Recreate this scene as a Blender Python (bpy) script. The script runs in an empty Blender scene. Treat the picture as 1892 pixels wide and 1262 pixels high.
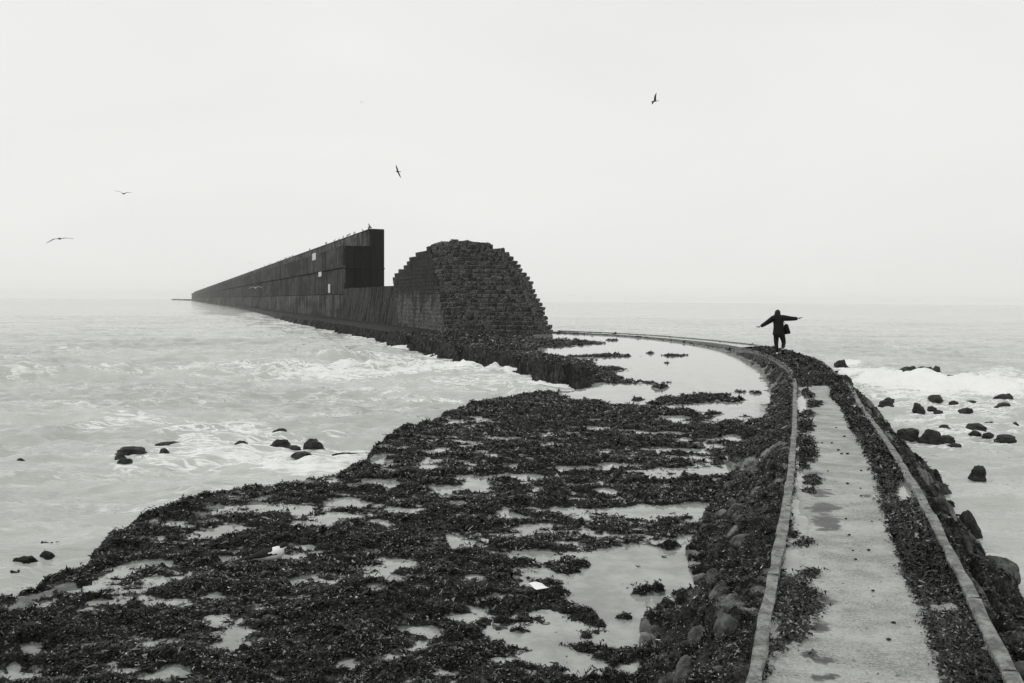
import bpy, bmesh, math, random
import numpy as np
from mathutils import Vector, Matrix, noise as mnoise
random.seed(7); rng = np.random.default_rng(11)
S = bpy.context.scene
COL = S.collection

# ------------------------------------------------------------------ camera
F = 1600.; CX, CY = 946., 631.; CAM = np.array([0, 0, 1.85])
PITCH = math.atan(75.5/1600); ROLL = .007
_f = np.array([0, math.cos(PITCH), -math.sin(PITCH)]); _h = np.array([1., 0, 0]); _w = np.cross(_h, _f)
_r = _h*math.cos(ROLL)+_w*math.sin(ROLL); _u = -_h*math.sin(ROLL)+_w*math.cos(ROLL)
def at(px, py, z):
    d = _f+_r*(px-CX)/F-_u*(py-CY)/F
    return CAM+d*(z-CAM[2])/d[2]
def at_y(px, py, Y):
    d = _f+_r*(px-CX)/F-_u*(py-CY)/F
    return CAM+d*(Y/d[1])
def proj(x, y, z):
    dx, dy, dz = x-CAM[0], y-CAM[1], z-CAM[2]
    zc = np.maximum(dx*_f[0]+dy*_f[1]+dz*_f[2], .01)
    return CX+F*(dx*_r[0]+dy*_r[1]+dz*_r[2])/zc, CY-F*(dx*_u[0]+dy*_u[1]+dz*_u[2])/zc
cd = bpy.data.cameras.new('camera'); cam = bpy.data.objects.new('camera', cd); COL.objects.link(cam)
M3 = Matrix((( _r[0], _u[0], -_f[0]), (_r[1], _u[1], -_f[1]), (_r[2], _u[2], -_f[2])))
cam.matrix_world = Matrix.Translation(Vector(CAM)) @ M3.to_4x4()
cd.sensor_width = 36; cd.lens = F/1892*36; cd.clip_start = .1; cd.clip_end = 30000
S.camera = cam

# ------------------------------------------------------------------ world, sun, exposure
W = bpy.data.worlds.new("World"); S.world = W; W.use_nodes = True
nt = W.node_tree; nt.nodes.clear()
def N(t, k, **kw):
    n = t.nodes.new(k)
    for a, b in kw.items(): setattr(n, a, b)
    return n
sky = N(nt, 'ShaderNodeTexSky', sky_type='NISHITA', sun_disc=False)
sky.sun_elevation = math.radians(42); sky.sun_rotation = math.radians(-75); sky.air_density = 1.5; sky.dust_density = 5
bw = N(nt, 'ShaderNodeRGBToBW'); nt.links.new(sky.outputs[0], bw.inputs[0])
# flat overcast: most of the Nishita sky's contrast is scattered away by a closed cloud layer
tc = N(nt, 'ShaderNodeTexCoord'); mp = N(nt, 'ShaderNodeMapping'); mp.inputs['Scale'].default_value = (1, 1, 3.2)
nt.links.new(tc.outputs['Generated'], mp.inputs[0])
cn = N(nt, 'ShaderNodeTexNoise'); cn.inputs['Scale'].default_value = 1.6; cn.inputs['Detail'].default_value = 5; cn.inputs['Distortion'].default_value = .6
nt.links.new(mp.outputs[0], cn.inputs['Vector'])
m1 = N(nt, 'ShaderNodeMath', operation='MULTIPLY_ADD'); nt.links.new(cn.outputs[0], m1.inputs[0]); m1.inputs[1].default_value = 1.5; m1.inputs[2].default_value = 7.55
m2 = N(nt, 'ShaderNodeMath', operation='MINIMUM'); nt.links.new(bw.outputs[0], m2.inputs[0]); m2.inputs[1].default_value = 16
mx = N(nt, 'ShaderNodeMix', data_type='FLOAT'); mx.inputs[0].default_value = .06
nt.links.new(m1.outputs[0], mx.inputs[2]); nt.links.new(m2.outputs[0], mx.inputs[3])
tint = N(nt, 'ShaderNodeVectorMath', operation='SCALE'); tint.inputs[0].default_value = (1.0, 1.003, .975)
nt.links.new(mx.outputs[0], tint.inputs[3])
bg = N(nt, 'ShaderNodeBackground'); bg.inputs[1].default_value = .105
nt.links.new(tint.outputs[0], bg.inputs[0])
wo = N(nt, 'ShaderNodeOutputWorld'); nt.links.new(bg.outputs[0], wo.inputs[0])
sd = bpy.data.lights.new('sun', 'SUN'); sd.energy = .7; sd.angle = math.radians(18); sd.color = (1, .99, .96)
sun = bpy.data.objects.new('sun', sd); COL.objects.link(sun)
sun.rotation_euler = (math.radians(48), 0, math.radians(-75))
S.view_settings.view_transform = 'Standard'; S.view_settings.look = 'None'; S.view_settings.gamma = 1
S.view_settings.use_curve_mapping = False; S.view_settings.exposure = 0
S.cycles.max_bounces = 5; S.cycles.diffuse_bounces = 2; S.cycles.glossy_bounces = 2; S.cycles.volume_bounces = 2
S.cycles.transparent_max_bounces = 4

# ------------------------------------------------------------------ numpy noise
_perm = rng.permutation(4096)
def _hash(ix, iy, s=0):
    return _perm[(_perm[(_perm[(ix+s*131) & 4095]+iy) & 4095]+s*17) & 4095]
def vnoise(x, y, s=0):
    ix = np.floor(x).astype(np.int64); iy = np.floor(y).astype(np.int64); fx = x-ix; fy = y-iy
    def g(a, b):
        an = _hash(ix+a, iy+b, s)*(2*math.pi/4096)
        return np.cos(an)*(fx-a)+np.sin(an)*(fy-b)
    u = fx*fx*fx*(fx*(fx*6-15)+10); v = fy*fy*fy*(fy*(fy*6-15)+10)
    return 1.5*((g(0, 0)*(1-u)+g(1, 0)*u)*(1-v)+(g(0, 1)*(1-u)+g(1, 1)*u)*v)
def fbm(x, y, o=4, s=0, g=.5):
    a = 1.; t = 0*x
    for i in range(o):
        t = t+a*vnoise(x, y, s+i); x = x*2.03+3.1; y = y*2.03+1.7; a *= g
    return t
def worley(x, y, s=0):
    ix = np.floor(x).astype(np.int64); iy = np.floor(y).astype(np.int64)
    d1 = np.full(x.shape, 9.); d2 = np.full(x.shape, 9.); idn = np.zeros(x.shape)
    for a in (-1, 0, 1):
        for b in (-1, 0, 1):
            h1 = _hash(ix+a, iy+b, s)/4096.; h2 = _hash(ix+a, iy+b, s+5)/4096.
            d = np.hypot(ix+a+h1-x, iy+b+h2-y)
            n = d < d1; d2 = np.where(n, d1, np.minimum(d2, d)); idn = np.where(n, h1*.5+h2*.5, idn); d1 = np.where(n, d, d1)
    return d1, d2, idn
def sst(a, b, x):
    t = np.clip((x-a)/(b-a), 0, 1); return t*t*(3-2*t)
def catmull(P, n=10):
    P = np.array(P, float); Q = np.vstack([2*P[0]-P[1], P, 2*P[-1]-P[-2]]); out = []
    for i in range(1, len(Q)-2):
        for k in range(n):
            t = k/n
            out.append(.5*((2*Q[i])+(-Q[i-1]+Q[i+1])*t+(2*Q[i-1]-5*Q[i]+4*Q[i+1]-Q[i+2])*t*t+(-Q[i-1]+3*Q[i]-3*Q[i+1]+Q[i+2])*t**3))
    out.append(Q[-2]); return np.array(out)
def resample(P, step):
    s = np.r_[0, np.cumsum(np.hypot(*(np.diff(P[:, :2], axis=0).T)))]
    n = max(2, int(round(s[-1]/step))+1); t = np.linspace(0, s[-1], n)
    return np.stack([np.interp(t, s, P[:, i]) for i in range(P.shape[1])], 1)
def line_dist(x, y, P):
    """nearest distance to a polyline, signed side (+ = right of travel), index along it"""
    best = np.full(x.shape, 1e9); side = np.zeros(x.shape); idx = np.zeros(x.shape)
    for i in range(len(P)-1):
        ax, ay = P[i][:2]; bx, by = P[i+1][:2]; ex, ey = bx-ax, by-ay; L2 = ex*ex+ey*ey
        t = np.clip(((x-ax)*ex+(y-ay)*ey)/L2, 0, 1); dx = x-ax-t*ex; dy = y-ay-t*ey; d = dx*dx+dy*dy
        n = d < best
        best = np.where(n, d, best); side = np.where(n, np.sign(dx*ey-dy*ex), side); idx = np.where(n, i+t, idx)
    return np.sqrt(best), side, idx
def poly_sd(x, y, P):
    P = np.array(P); ins = np.zeros(x.shape, bool); best = np.full(x.shape, 1e9)
    for i in range(len(P)):
        ax, ay = P[i][:2]; bx, by = P[(i+1) % len(P)][:2]
        c = ((ay > y) != (by > y)) & (x < (bx-ax)*(y-ay)/(by-ay+1e-12)+ax); ins ^= c
        ex, ey = bx-ax, by-ay; t = np.clip(((x-ax)*ex+(y-ay)*ey)/(ex*ex+ey*ey+1e-12), 0, 1)
        best = np.minimum(best, (x-ax-t*ex)**2+(y-ay-t*ey)**2)
    b = np.sqrt(best); return np.where(ins, b, -b)
def ell(px, py, L, wob=None, soft=.35):
    """union of soft ellipses (cx,cy,rx,ry): 1 inside"""
    m = np.zeros(px.shape)
    for e in L:
        near = (np.abs(px-e[0]) < e[2]*2) & (np.abs(py-e[1]) < e[3]*2.2+2)
        if not near.any(): continue
        q = np.hypot((px[near]-e[0])/e[2], (py[near]-e[1])/e[3])
        if wob is not None: q = q+wob[near]
        m[near] = np.maximum(m[near], 1-sst(1-soft, 1+soft, q))
    return m

# ------------------------------------------------------------------ helpers for objects
def link(o, parent=None):
    COL.objects.link(o)
    if parent is not None: o.parent = parent
    return o
def mesh_np(name, V, Q, mat=None, smooth=False, attrs=None, parent=None):
    me = bpy.data.meshes.new(name); V = np.asarray(V, np.float32); Q = np.asarray(Q, np.int32); k = Q.shape[1]
    me.vertices.add(len(V)); me.vertices.foreach_set('co', V.ravel())
    me.loops.add(Q.size); me.loops.foreach_set('vertex_index', Q.ravel())
    me.polygons.add(len(Q)); me.polygons.foreach_set('loop_start', np.arange(0, Q.size, k, dtype=np.int32))
    me.update(calc_edges=True)
    me.polygons.foreach_set('use_smooth', np.full(len(Q), smooth))
    for a, v in (attrs or {}).items():
        at_ = me.attributes.new(a, 'FLOAT', 'POINT'); at_.data.foreach_set('value', np.asarray(v, np.float32))
    if mat: me.materials.append(mat)
    o = bpy.data.objects.new(name, me); return link(o, parent)
def bm_obj(name, bm, mat, parent=None, smooth=False):
    me = bpy.data.meshes.new(name); bm.to_mesh(me); bm.free()
    if smooth: me.polygons.foreach_set('use_smooth', [True]*len(me.polygons))
    me.materials.append(mat); return link(bpy.data.objects.new(name, me), parent)
def empty(name, loc=(0, 0, 0), rz=0):
    o = bpy.data.objects.new(name, None); o.empty_display_size = .2; o.location = loc; o.rotation_euler.z = rz; return link(o)
def tag(o, label=None, cat=None, group=None, kind=None):
    if label: o['label'] = label
    if cat: o['category'] = cat
    if group: o['group'] = group
    if kind: o['kind'] = kind
    return o
def compact(V, Q, attrs):
    used = np.zeros(len(V), bool); used[Q.ravel()] = True; m = np.cumsum(used)-1
    return V[used], m[Q], {a: v[used] for a, v in attrs.items()}
def grid_q(nr, nc):
    i = np.arange(nr-1)[:, None]*nc+np.arange(nc-1)[None]
    return np.stack([i, i+1, i+nc+1, i+nc], -1).reshape(-1, 4)
CUBE_F = [(0, 3, 2, 1), (4, 5, 6, 7), (0, 1, 5, 4), (1, 2, 6, 5), (2, 3, 7, 6), (3, 0, 4, 7)]
class Boxes:
    """many oriented boxes in one mesh"""
    def __init__(s): s.V = []; s.Q = []
    def add(s, o, a, b, c, jit=0):
        o = np.array(o, float); a, b, c = map(np.array, (a, b, c)); n = len(s.V)
        for k in (0, c):
            for p in (o, o+a, o+a+b, o+b):
                q = p+k
                if jit: q = q+rng.uniform(-jit, jit, 3)
                s.V.append(q)
        s.Q += [tuple(n+i for i in f) for f in CUBE_F]
    def build(s, name, mat, parent=None): return mesh_np(name, np.array(s.V), np.array(s.Q), mat, parent=parent)

# ------------------------------------------------------------------ materials
def T(v, g=.0): return (v*(1-g*.5), v, v*(1-g), 1)
class MB:
    def __init__(s, name):
        s.m = bpy.data.materials.new(name); s.m.use_nodes = True; s.t = s.m.node_tree
        s.b = s.t.nodes['Principled BSDF']; s.geo = N(s.t, 'ShaderNodeNewGeometry')
    def link(s, a, b): s.t.links.new(a, b)
    def val(s, v):
        n = N(s.t, 'ShaderNodeValue'); n.outputs[0].default_value = v; return n.outputs[0]
    def noise(s, scale, detail=4, stretch=(1, 1, 1), rough=.6, dist=0, coord=None):
        mp = N(s.t, 'ShaderNodeMapping'); mp.inputs['Scale'].default_value = stretch
        s.link(coord or s.geo.outputs['Position'], mp.inputs[0])
        n = N(s.t, 'ShaderNodeTexNoise'); n.inputs['Scale'].default_value = scale; n.inputs['Detail'].default_value = detail
        n.inputs['Roughness'].default_value = rough; n.inputs['Distortion'].default_value = dist
        s.link(mp.outputs[0], n.inputs['Vector']); return n.outputs[0]
    def ramp(s, src, a, b, lo=0., hi=1.):
        n = N(s.t, 'ShaderNodeMapRange'); n.interpolation_type = 'SMOOTHSTEP'
        for i, v in enumerate((a, b, lo, hi)): n.inputs[i+1].default_value = v
        s.link(src, n.inputs[0]); return n.outputs[0]
    def mix(s, fac, c1, c2):
        n = N(s.t, 'ShaderNodeMix', data_type='RGBA')
        if isinstance(fac, (int, float)): n.inputs[0].default_value = fac
        else: s.link(fac, n.inputs[0])
        for i, c in ((6, c1), (7, c2)):
            if isinstance(c, tuple): n.inputs[i].default_value = c
            else: s.link(c, n.inputs[i])
        return n.outputs[2]
    def math(s, op, a, b=None, c=None):
        n = N(s.t, 'ShaderNodeMath', operation=op)
        for i, v in enumerate((a, b, c)):
            if v is None: continue
            if isinstance(v, (int, float)): n.inputs[i].default_value = v
            else: s.link(v, n.inputs[i])
        return n.outputs[0]
    def attr(s, name):
        n = N(s.t, 'ShaderNodeAttribute'); n.attribute_name = name; return n.outputs['Fac']
    def bump(s, h, strength=.5, dist=.02, prev=None):
        n = N(s.t, 'ShaderNodeBump'); n.inputs['Strength'].default_value = strength; n.inputs['Distance'].default_value = dist
        s.link(h, n.inputs['Height'])
        if prev is not None: s.link(prev, n.inputs['Normal'])
        return n.outputs[0]
    def out(s, col=None, rough=None, nrm=None, spec=None, ior=None):
        if col is not None:
            if isinstance(col, tuple): s.b.inputs['Base Color'].default_value = col
            else: s.link(col, s.b.inputs['Base Color'])
        if rough is not None:
            if isinstance(rough, (int, float)): s.b.inputs['Roughness'].default_value = rough
            else: s.link(rough, s.b.inputs['Roughness'])
        if nrm is not None: s.link(nrm, s.b.inputs['Normal'])
        if spec is not None: s.b.inputs['Specular IOR Level'].default_value = spec
        if ior: s.b.inputs['IOR'].default_value = ior
        return s.m

def simple(name, v, g=.06, rough=.8, var=.4, scale=6, bump=.3, dist=.02, spec=.2):
    m = MB(name); n = m.noise(scale, 6); c = m.mix(m.ramp(n, .3, .7), T(v*(1-var), g), T(v*(1+var), g))
    return m.out(c, rough, m.bump(m.noise(scale*3, 6), bump, dist), spec)

# terrain: weed / bare wet rock / rubble bank
m = MB('reef rock and weed')
weed = m.attr('weed'); bank = m.attr('bank')
fine = m.noise(38, 6, rough=.75); mid = m.noise(5, 5, (.8, 1.2, 1))
wcol = m.mix(m.ramp(fine, .45, .66), T(.005, .2), T(.042, .14))
pale = m.mix(m.ramp(m.noise(9, 6), .35, .7), T(.16, .06), T(.34, .06))
rockc = m.mix(m.ramp(m.noise(14, 7, rough=.7), .40, .66), T(.02, .12), T(.16, .08))
wf = m.ramp(m.math('ADD', weed, m.math('MULTIPLY', m.math('SUBTRACT', fine, .5), .5)), .36, .56)
c = m.mix(wf, pale, wcol)
bf = m.math('MULTIPLY', bank, m.ramp(mid, .45, .62))
c = m.mix(bf, c, rockc)
b1 = m.bump(fine, .9, .03); b2 = m.bump(m.noise(11, 5), .8, .06, b1)
M_reef = m.out(c, m.ramp(fine, .3, .7, .4, .85), b2, .13)

m = MB('seaweed')
v = m.attr('tone'); c = m.mix(v, T(.004, .2), T(.30, .08))
M_weed = m.out(c, m.ramp(m.noise(30, 2), .35, .65, .2, .8), None, .2)

m = MB('pale shell and glint'); M_shell_glint = m.out(T(.5, .04), .45)

m = MB('tide pool water')
n1 = m.noise(3.0, 3, (1, 1.6, 1)); n2 = m.noise(22, 3)
bot = m.mix(m.ramp(m.noise(2.2, 6, rough=.7), .35, .65), T(.25, .05), T(.40, .05))
M_pool = m.out(bot, .04, m.bump(n1, .035, .05, m.bump(n2, .05, .006)), .5, 1.33)

m = MB('sea water')
foam = m.attr('foam')
fn = m.noise(1.1, 9, (.45, 1.3, 1), .72, .8); fn2 = m.noise(4.5, 6, (.7, 1.5, 1), .7, .5)
fs = m.math('ADD', m.math('MULTIPLY', fn, .7), m.math('MULTIPLY', fn2, .3))
solid = m.ramp(m.math('ADD', foam, m.math('MULTIPLY', m.math('SUBTRACT', fs, .5), 2.8)), .62, .92)
fl = m.noise(1.6, 6, (.5, 1.5, 1), .62, 1.2)
lace = m.math('SUBTRACT', 1., m.math('MULTIPLY', m.math('ABSOLUTE', m.math('SUBTRACT', fl, .5)), 16))
lace = m.math('MULTIPLY', m.ramp(lace, .1, .9), m.ramp(m.math('ADD', foam, m.math('SUBTRACT', fn, .5)), .12, .5))
ff = m.math('MAXIMUM', solid, lace)
ff = m.math('MULTIPLY', ff, m.ramp(foam, .02, .12))
body = m.mix(m.ramp(m.noise(.12, 4, (.5, 1, 1)), .35, .65), T(.42, .05), T(.54, .045))
c = m.mix(ff, body, T(.86, .02))
w1 = m.noise(.9, 6, (.38, 1.2, 1), .65, .5); w2 = m.noise(5, 4, (.55, 1.3, 1), .6); w3 = m.noise(.22, 4, (.35, 1.2, 1), .55, .4)
bb = m.bump(w2, .5, .045, m.bump(w1, .7, .2, m.bump(w3, .7, .6)))
M_sea = m.out(c, m.ramp(ff, 0, 1, .07, .8), bb, .5, 1.33)

m = MB('path concrete')
st = m.attr('stain'); wt = m.attr('weed')
g1 = m.noise(60, 6, rough=.8); g2 = m.noise(2.0, 8, (1, 1.3, 1), .7)
g3 = m.noise(5, 8, (1, 1.2, 1), .8)
c = m.mix(m.ramp(g2, .35, .65), T(.19, .05), T(.42, .045))
c = m.mix(m.ramp(g3, .52, .72, 0, .5), c, T(.13, .07))
c = m.mix(m.ramp(g1, .42, .62, 0, .6), c, T(.55, .045)); c = m.mix(m.ramp(m.noise(45, 4, rough=.8), .55, .68, 0, .6), c, T(.10, .06))
sp = m.noise(24, 2, rough=.5); c = m.mix(m.ramp(sp, .70, .74, 0, .8), c, T(.04, .08))
nz = m.math('MULTIPLY', m.math('SUBTRACT', m.noise(14, 7, (.6, 1.8, 1), .8), .5), 2.2)
c = m.mix(m.ramp(m.math('ADD', st, nz), .25, .85), c, m.mix(m.ramp(g1, .4, .6), T(.035, .12), T(.075, .1)))
c = m.mix(m.ramp(m.math('ADD', wt, nz), .4, .6), c, m.mix(m.ramp(g1, .42, .66), T(.01, .18), T(.07, .12)))
M_path = m.out(c, m.ramp(m.math('ADD', st, m.math('MULTIPLY', g2, .6)), .2, 1, .75, .4), m.bump(g1, .5, .006, m.bump(g3, .4, .012)), .35)

m = MB('kerb stone')
k1 = m.noise(9, 6, rough=.75); k2 = m.noise(50, 5)
c = m.mix(m.ramp(k1, .38, .62), T(.12, .07), T(.30, .05)); c = m.mix(m.ramp(k2, .5, .7, 0, .7), c, T(.05, .1))
M_kerb = m.out(c, .75, m.bump(k2, .6, .008), .3)

m = MB('ruin stone')
oi = N(m.t, 'ShaderNodeObjectInfo')
k1 = m.noise(3.5, 7, rough=.75); k2 = m.noise(14, 5)
c = m.mix(m.ramp(k1, .35, .68), T(.012, .14), T(.11, .1)); c = m.mix(m.ramp(k2, .48, .64, 0, .75), c, T(.30, .06))
c = m.mix(m.ramp(oi.outputs['Random'], .2, 1., 0, .6), c, T(.012, .14))
upn = N(m.t, 'ShaderNodeSeparateXYZ'); m.link(m.geo.outputs['Position'], upn.inputs[0])
M_ruin = m.out(c, .8, m.bump(k2, .8, .06, m.bump(k1, .6, .12)), .12)

m = MB('weathered masonry')
k1 = m.noise(1.1, 7, (1.4, 1.4, .16), .7); k2 = m.noise(5, 7, rough=.85); k3 = m.noise(.5, 5, (1, 1, .5))
c = m.mix(m.ramp(k2, .35, .68), T(.02, .12), T(.13, .08)); c = m.mix(m.ramp(k1, .47, .58, 0, .9), c, T(.006, .14))
c = m.mix(m.ramp(k3, .5, .65, 0, .7), c, T(.02, .14))
M_mason = m.out(c, .85, m.bump(k2, .8, .08), .1)
m = MB('ruin face masonry')
k2 = m.noise(4, 8, rough=.85); k3 = m.noise(.45, 5, (1, 1, .6)); k4 = m.noise(1.2, 6, (1.3, 1.3, .3))
c = m.mix(m.ramp(k2, .38, .64), T(.025, .12), T(.22, .07)); c = m.mix(m.ramp(k4, .5, .62, 0, .6), c, T(.012, .14))
sz = N(m.t, 'ShaderNodeSeparateXYZ'); m.link(m.geo.outputs['Position'], sz.inputs[0])
stn_ = m.math('ADD', sz.outputs[2], m.math('MULTIPLY', m.math('SUBTRACT', k3, .5), 7)); c = m.mix(m.ramp(stn_, 1.2, 2.6, 0, .72), c, T(.010, .14))
M_face = m.out(c, .85, m.bump(k2, .8, .08), .1)

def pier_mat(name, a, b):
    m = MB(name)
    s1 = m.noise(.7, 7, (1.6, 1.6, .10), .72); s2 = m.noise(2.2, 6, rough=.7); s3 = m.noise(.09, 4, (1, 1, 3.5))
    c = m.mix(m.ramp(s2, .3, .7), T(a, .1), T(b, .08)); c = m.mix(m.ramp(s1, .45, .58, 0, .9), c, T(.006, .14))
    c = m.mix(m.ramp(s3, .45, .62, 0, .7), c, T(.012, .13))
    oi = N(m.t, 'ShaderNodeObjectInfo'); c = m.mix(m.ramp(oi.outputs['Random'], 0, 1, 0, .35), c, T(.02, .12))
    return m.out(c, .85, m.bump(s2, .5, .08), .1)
M_pier = pier_mat('stained concrete', .025, .15); M_pier2 = pier_mat('pale stained concrete', .06, .25); M_pierd = pier_mat('shaded blackened concrete', .005, .018)
M_board = simple('white board', .6, .02, .6, .2, 3, .1)
M_paper = MB('white paper').out(T(.88, .0), .6)
M_rock = simple('wet boulder', .024, .14, .55, .8, 6, .9, .05, .25)
M_cob = simple('barnacled stone', .10, .08, .8, .7, 14, .9, .03)
M_cloth = simple('black cloth', .010, .08, .85, .3, 20, .2, .005, .15)
M_trou = simple('dark denim', .014, .08, .85, .3, 30, .2, .004, .15)
M_hair = simple('dark hair', .012, .1, .5, .3, 40, .4, .004)
M_skin = simple('skin', .30, .10, .5, .1, 8, .05, .002)
M_shoe = simple('white shoe', .75, .02, .6, .05, 10, .1, .002)
M_sole = simple('dark sole', .03, .02, .8, .1, 10, .1, .002)
M_bdark = simple('dark feathers', .02, .06, .7, .3, 60, .3, .002)
M_bgrey = simple('grey feathers', .16, .04, .7, .2, 60, .3, .002)
M_bwhite = simple('white feathers', .82, .02, .6, .05, 60, .2, .002)
M_beak = simple('beak', .12, .05, .5, .1, 30, .1, .001)

# ------------------------------------------------------------------ lines of the place
Z_REEF = -.45; Z_POOL = -.47; Z_SEA = -1.12
KL = [(-1.82, -4.2, 0), (-.67, -1, 0), (.42, 2.0, 0), (1.22, 4.22, 0), (1.56, 5.16, 0), (2.13, 6.73, 0), (2.95, 9.07, 0), (4.39, 13.35, 0), (5.74, 17.48, 0), (6.64, 20.25, 0),
      (7.69, 23.86, 0), (8.32, 26.75, 0), (9.70, 34, -.11), (10.55, 44.0, -.29), (9.33, 52.33, -.39), (7.1, 58.2, -.41), (2.83, 63.75, -.42)]
KR = [(-.63, -4.4, 0), (.52, -1.2, 0), (1.61, 1.8, 0), (2.50, 4.27, 0), (2.84, 5.19, 0), (3.28, 6.42, 0), (3.89, 8.15, 0), (4.73, 10.64, 0), (5.61, 13.41, 0), (6.22, 15.36, 0),
      (7.49, 19.16, 0), (8.68, 23.39, 0), (9.85, 28.0, 0), (10.6, 33.0, -.03), (11.2, 37.5, -.09), (11.85, 45.2, -.28), (10.6, 54.0, -.38), (8.2, 60.4, -.41), (3.5, 66.0, -.42)]
KLs = resample(catmull(KL), .5); KRs = resample(catmull(KR), .5)
nP = 150
CLl = resample(catmull(KL), 200./nP*.33); CLr = np.stack([np.interp(np.linspace(0, 1, len(CLl)), np.linspace(0, 1, len(KRs)), KRs[:, i]) for i in range(3)], 1)
PD = np.array([-.3615, .9324, 0]); PN = np.array([.9324, .3615, 0]); RO = np.array([-4.78, 63.1, Z_REEF])   # pier line
def pier(u, v, z): p = RO+PD*u+PN*v; return np.array([p[0], p[1], z])
edge_px = [(470, 571), (505, 579), (545, 588), (575, 592), (600, 597), (632, 602), (670, 608), (715, 617.6), (728, 622), (753, 622), (780, 630), (807, 638), (845, 642), (873, 644.5), (885, 652), (930, 660),
           (975, 668), (1000, 674), (1040, 677), (1080, 688), (1085, 700), (1062, 712), (1040, 717), (1000, 722), (956, 725), (905, 733), (867, 737), (838, 746), (800, 757), (750, 777), (715, 789), (699, 797), (650, 818), (640, 840), (588, 861), (545, 872), (500, 883), (460, 888),
           (407, 893), (325, 909), (255, 926), (190, 946), (130, 970), (62, 998), (-15, 1026), (-80, 1052), (-160, 1085), (-300, 1120)]
EDGE = [tuple(pier(300, .4, 0)[:2]), tuple(pier(220, -.6, 0)[:2])]+[tuple(at(x, y, Z_REEF)[:2]) for x, y in edge_px]
REEF = EDGE+[(-5.6, 4.8), (-6.2, 1), (-6, -5), (-2.1, -5)]+[tuple(p[:2]) for p in KLs[8::4]]+[tuple(pier(2, 9, 0)[:2]), tuple(pier(300, 9, 0)[:2])]

pools = [(698, 893, 45, 9), (815, 903, 32, 9), (886, 893, 33, 14), (940, 880, 60, 5), (640, 925, 35, 9), (843, 927, 14, 4), (935, 947, 18, 9), (846, 1001, 30, 14), (725, 1070, 26, 11), (695, 1082, 24, 8),
         (1230, 940, 80, 8), (1290, 943, 22, 17), (1145, 942, 45, 4), (945, 1170, 72, 16), (1043, 1155, 22, 6), (787, 1160, 38, 9), (848, 1140, 26, 7), (1087, 1232, 40, 14), (1183, 1238, 50, 13), (1130, 1180, 38, 13), (642, 1222, 22, 11),
         (985, 1025, 50, 8), (835, 1075, 28, 5), (933, 1100, 40, 4), (890, 1107, 14, 6), (745, 1108, 14, 5), (285, 1039, 48, 7), (396, 982, 22, 6), (337, 970, 18, 4), (298, 990, 10, 3), (420, 1030, 35, 5), (63, 1194, 22, 7), (24, 1235, 10, 14),
         (325, 1238, 35, 9), (520, 1220, 15, 6), (643, 1225, 14, 10), (548, 1072, 15, 5), (545, 885, 40, 7), (618, 888, 12, 4), (680, 892, 25, 6), (940, 862, 35, 4), (1070, 865, 50, 4), (1130, 860, 20, 5), (1260, 832, 45, 3.5), (1310, 868, 55, 6),
         (1320, 885, 12, 3), (1060, 800, 20, 2.5), (1355, 810, 15, 5), (1225, 880, 50, 4), (1020, 820, 25, 2.5), (1360, 850, 20, 6), (1200, 800, 25, 2.5), (670, 845, 60, 7), (640, 832, 40, 4), (700, 825, 30, 4), (1000, 1130, 18, 4), (1120, 905, 25, 3), (500, 1140, 22, 5), (200, 1110, 35, 5), (430, 1190, 28, 6), (560, 1010, 25, 4), (150, 1150, 20, 5),
         (620, 1180, 20, 5), (700, 960, 20, 3), (480, 930, 20, 4), (930, 1060, 14, 4), (1340, 770, 30, 4), (1240, 770, 30, 3), (1120, 775, 25, 2)]
bigpool = [(1099, 1018), (1139, 1012), (1200, 1000), (1250, 993), (1305, 1005), (1308, 1046), (1296, 1082), (1282, 1133), (1218, 1160), (1135, 1163), (1112, 1135), (1088, 1112), (1056, 1096), (1040, 1080), (1064, 1062), (1090, 1042)]
farpool = [(985, 619), (1017, 616), (1141, 620), (1231, 628), (1324, 638), (1395, 653), (1430, 669), (1442, 690), (1440, 715), (1430, 745), (1422, 767), (1330, 764), (1250, 755), (1200, 748), (1130, 742), (1060, 735), (1020, 726), (1060, 713), (1130, 704), (1135, 690), (1080, 668), (1000, 650), (985, 640)]
islands = [(1010, 634, 62, 8.5), (1060, 633, 55, 3.5), (1128, 657, 42, 3.2), (1090, 658, 60, 1.6), (1030, 668, 70, 6), (1090, 682, 60, 7), (1110, 697, 40, 7), (1165, 706, 60, 2.4), (1120, 704, 60, 2.4), (1300, 735, 42, 9), (1345, 738, 32, 4.5), (1245, 740, 42, 7), (1212, 744, 20, 4),
           (1221, 714, 14, 3.6), (1246, 656.5, 24, 2.2), (1200, 652, 10, 1.2), (1232, 670, 6, 1.4), (1365, 722, 11, 3), (1398, 724, 10, 3), (1180, 737, 14, 2.4), (1340, 728, 14, 1.5), (1175, 748, 25, 2.5), (1130, 628, 12, 1),
           (1160, 1075, 18, 9), (1182, 1092, 26, 8), (1215, 1090, 14, 8), (1255, 1096, 14, 7), (1205, 1130, 20, 7), (1150, 1135, 20, 6), (1128, 1057, 6, 4), (1180, 1040, 8, 4), (1235, 1010, 16, 6), (1280, 1012, 6, 4), (1130, 1120, 10, 4), (1245, 1145, 14, 6), (960, 1160, 26, 5), (1228, 1025, 9, 4)]

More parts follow.
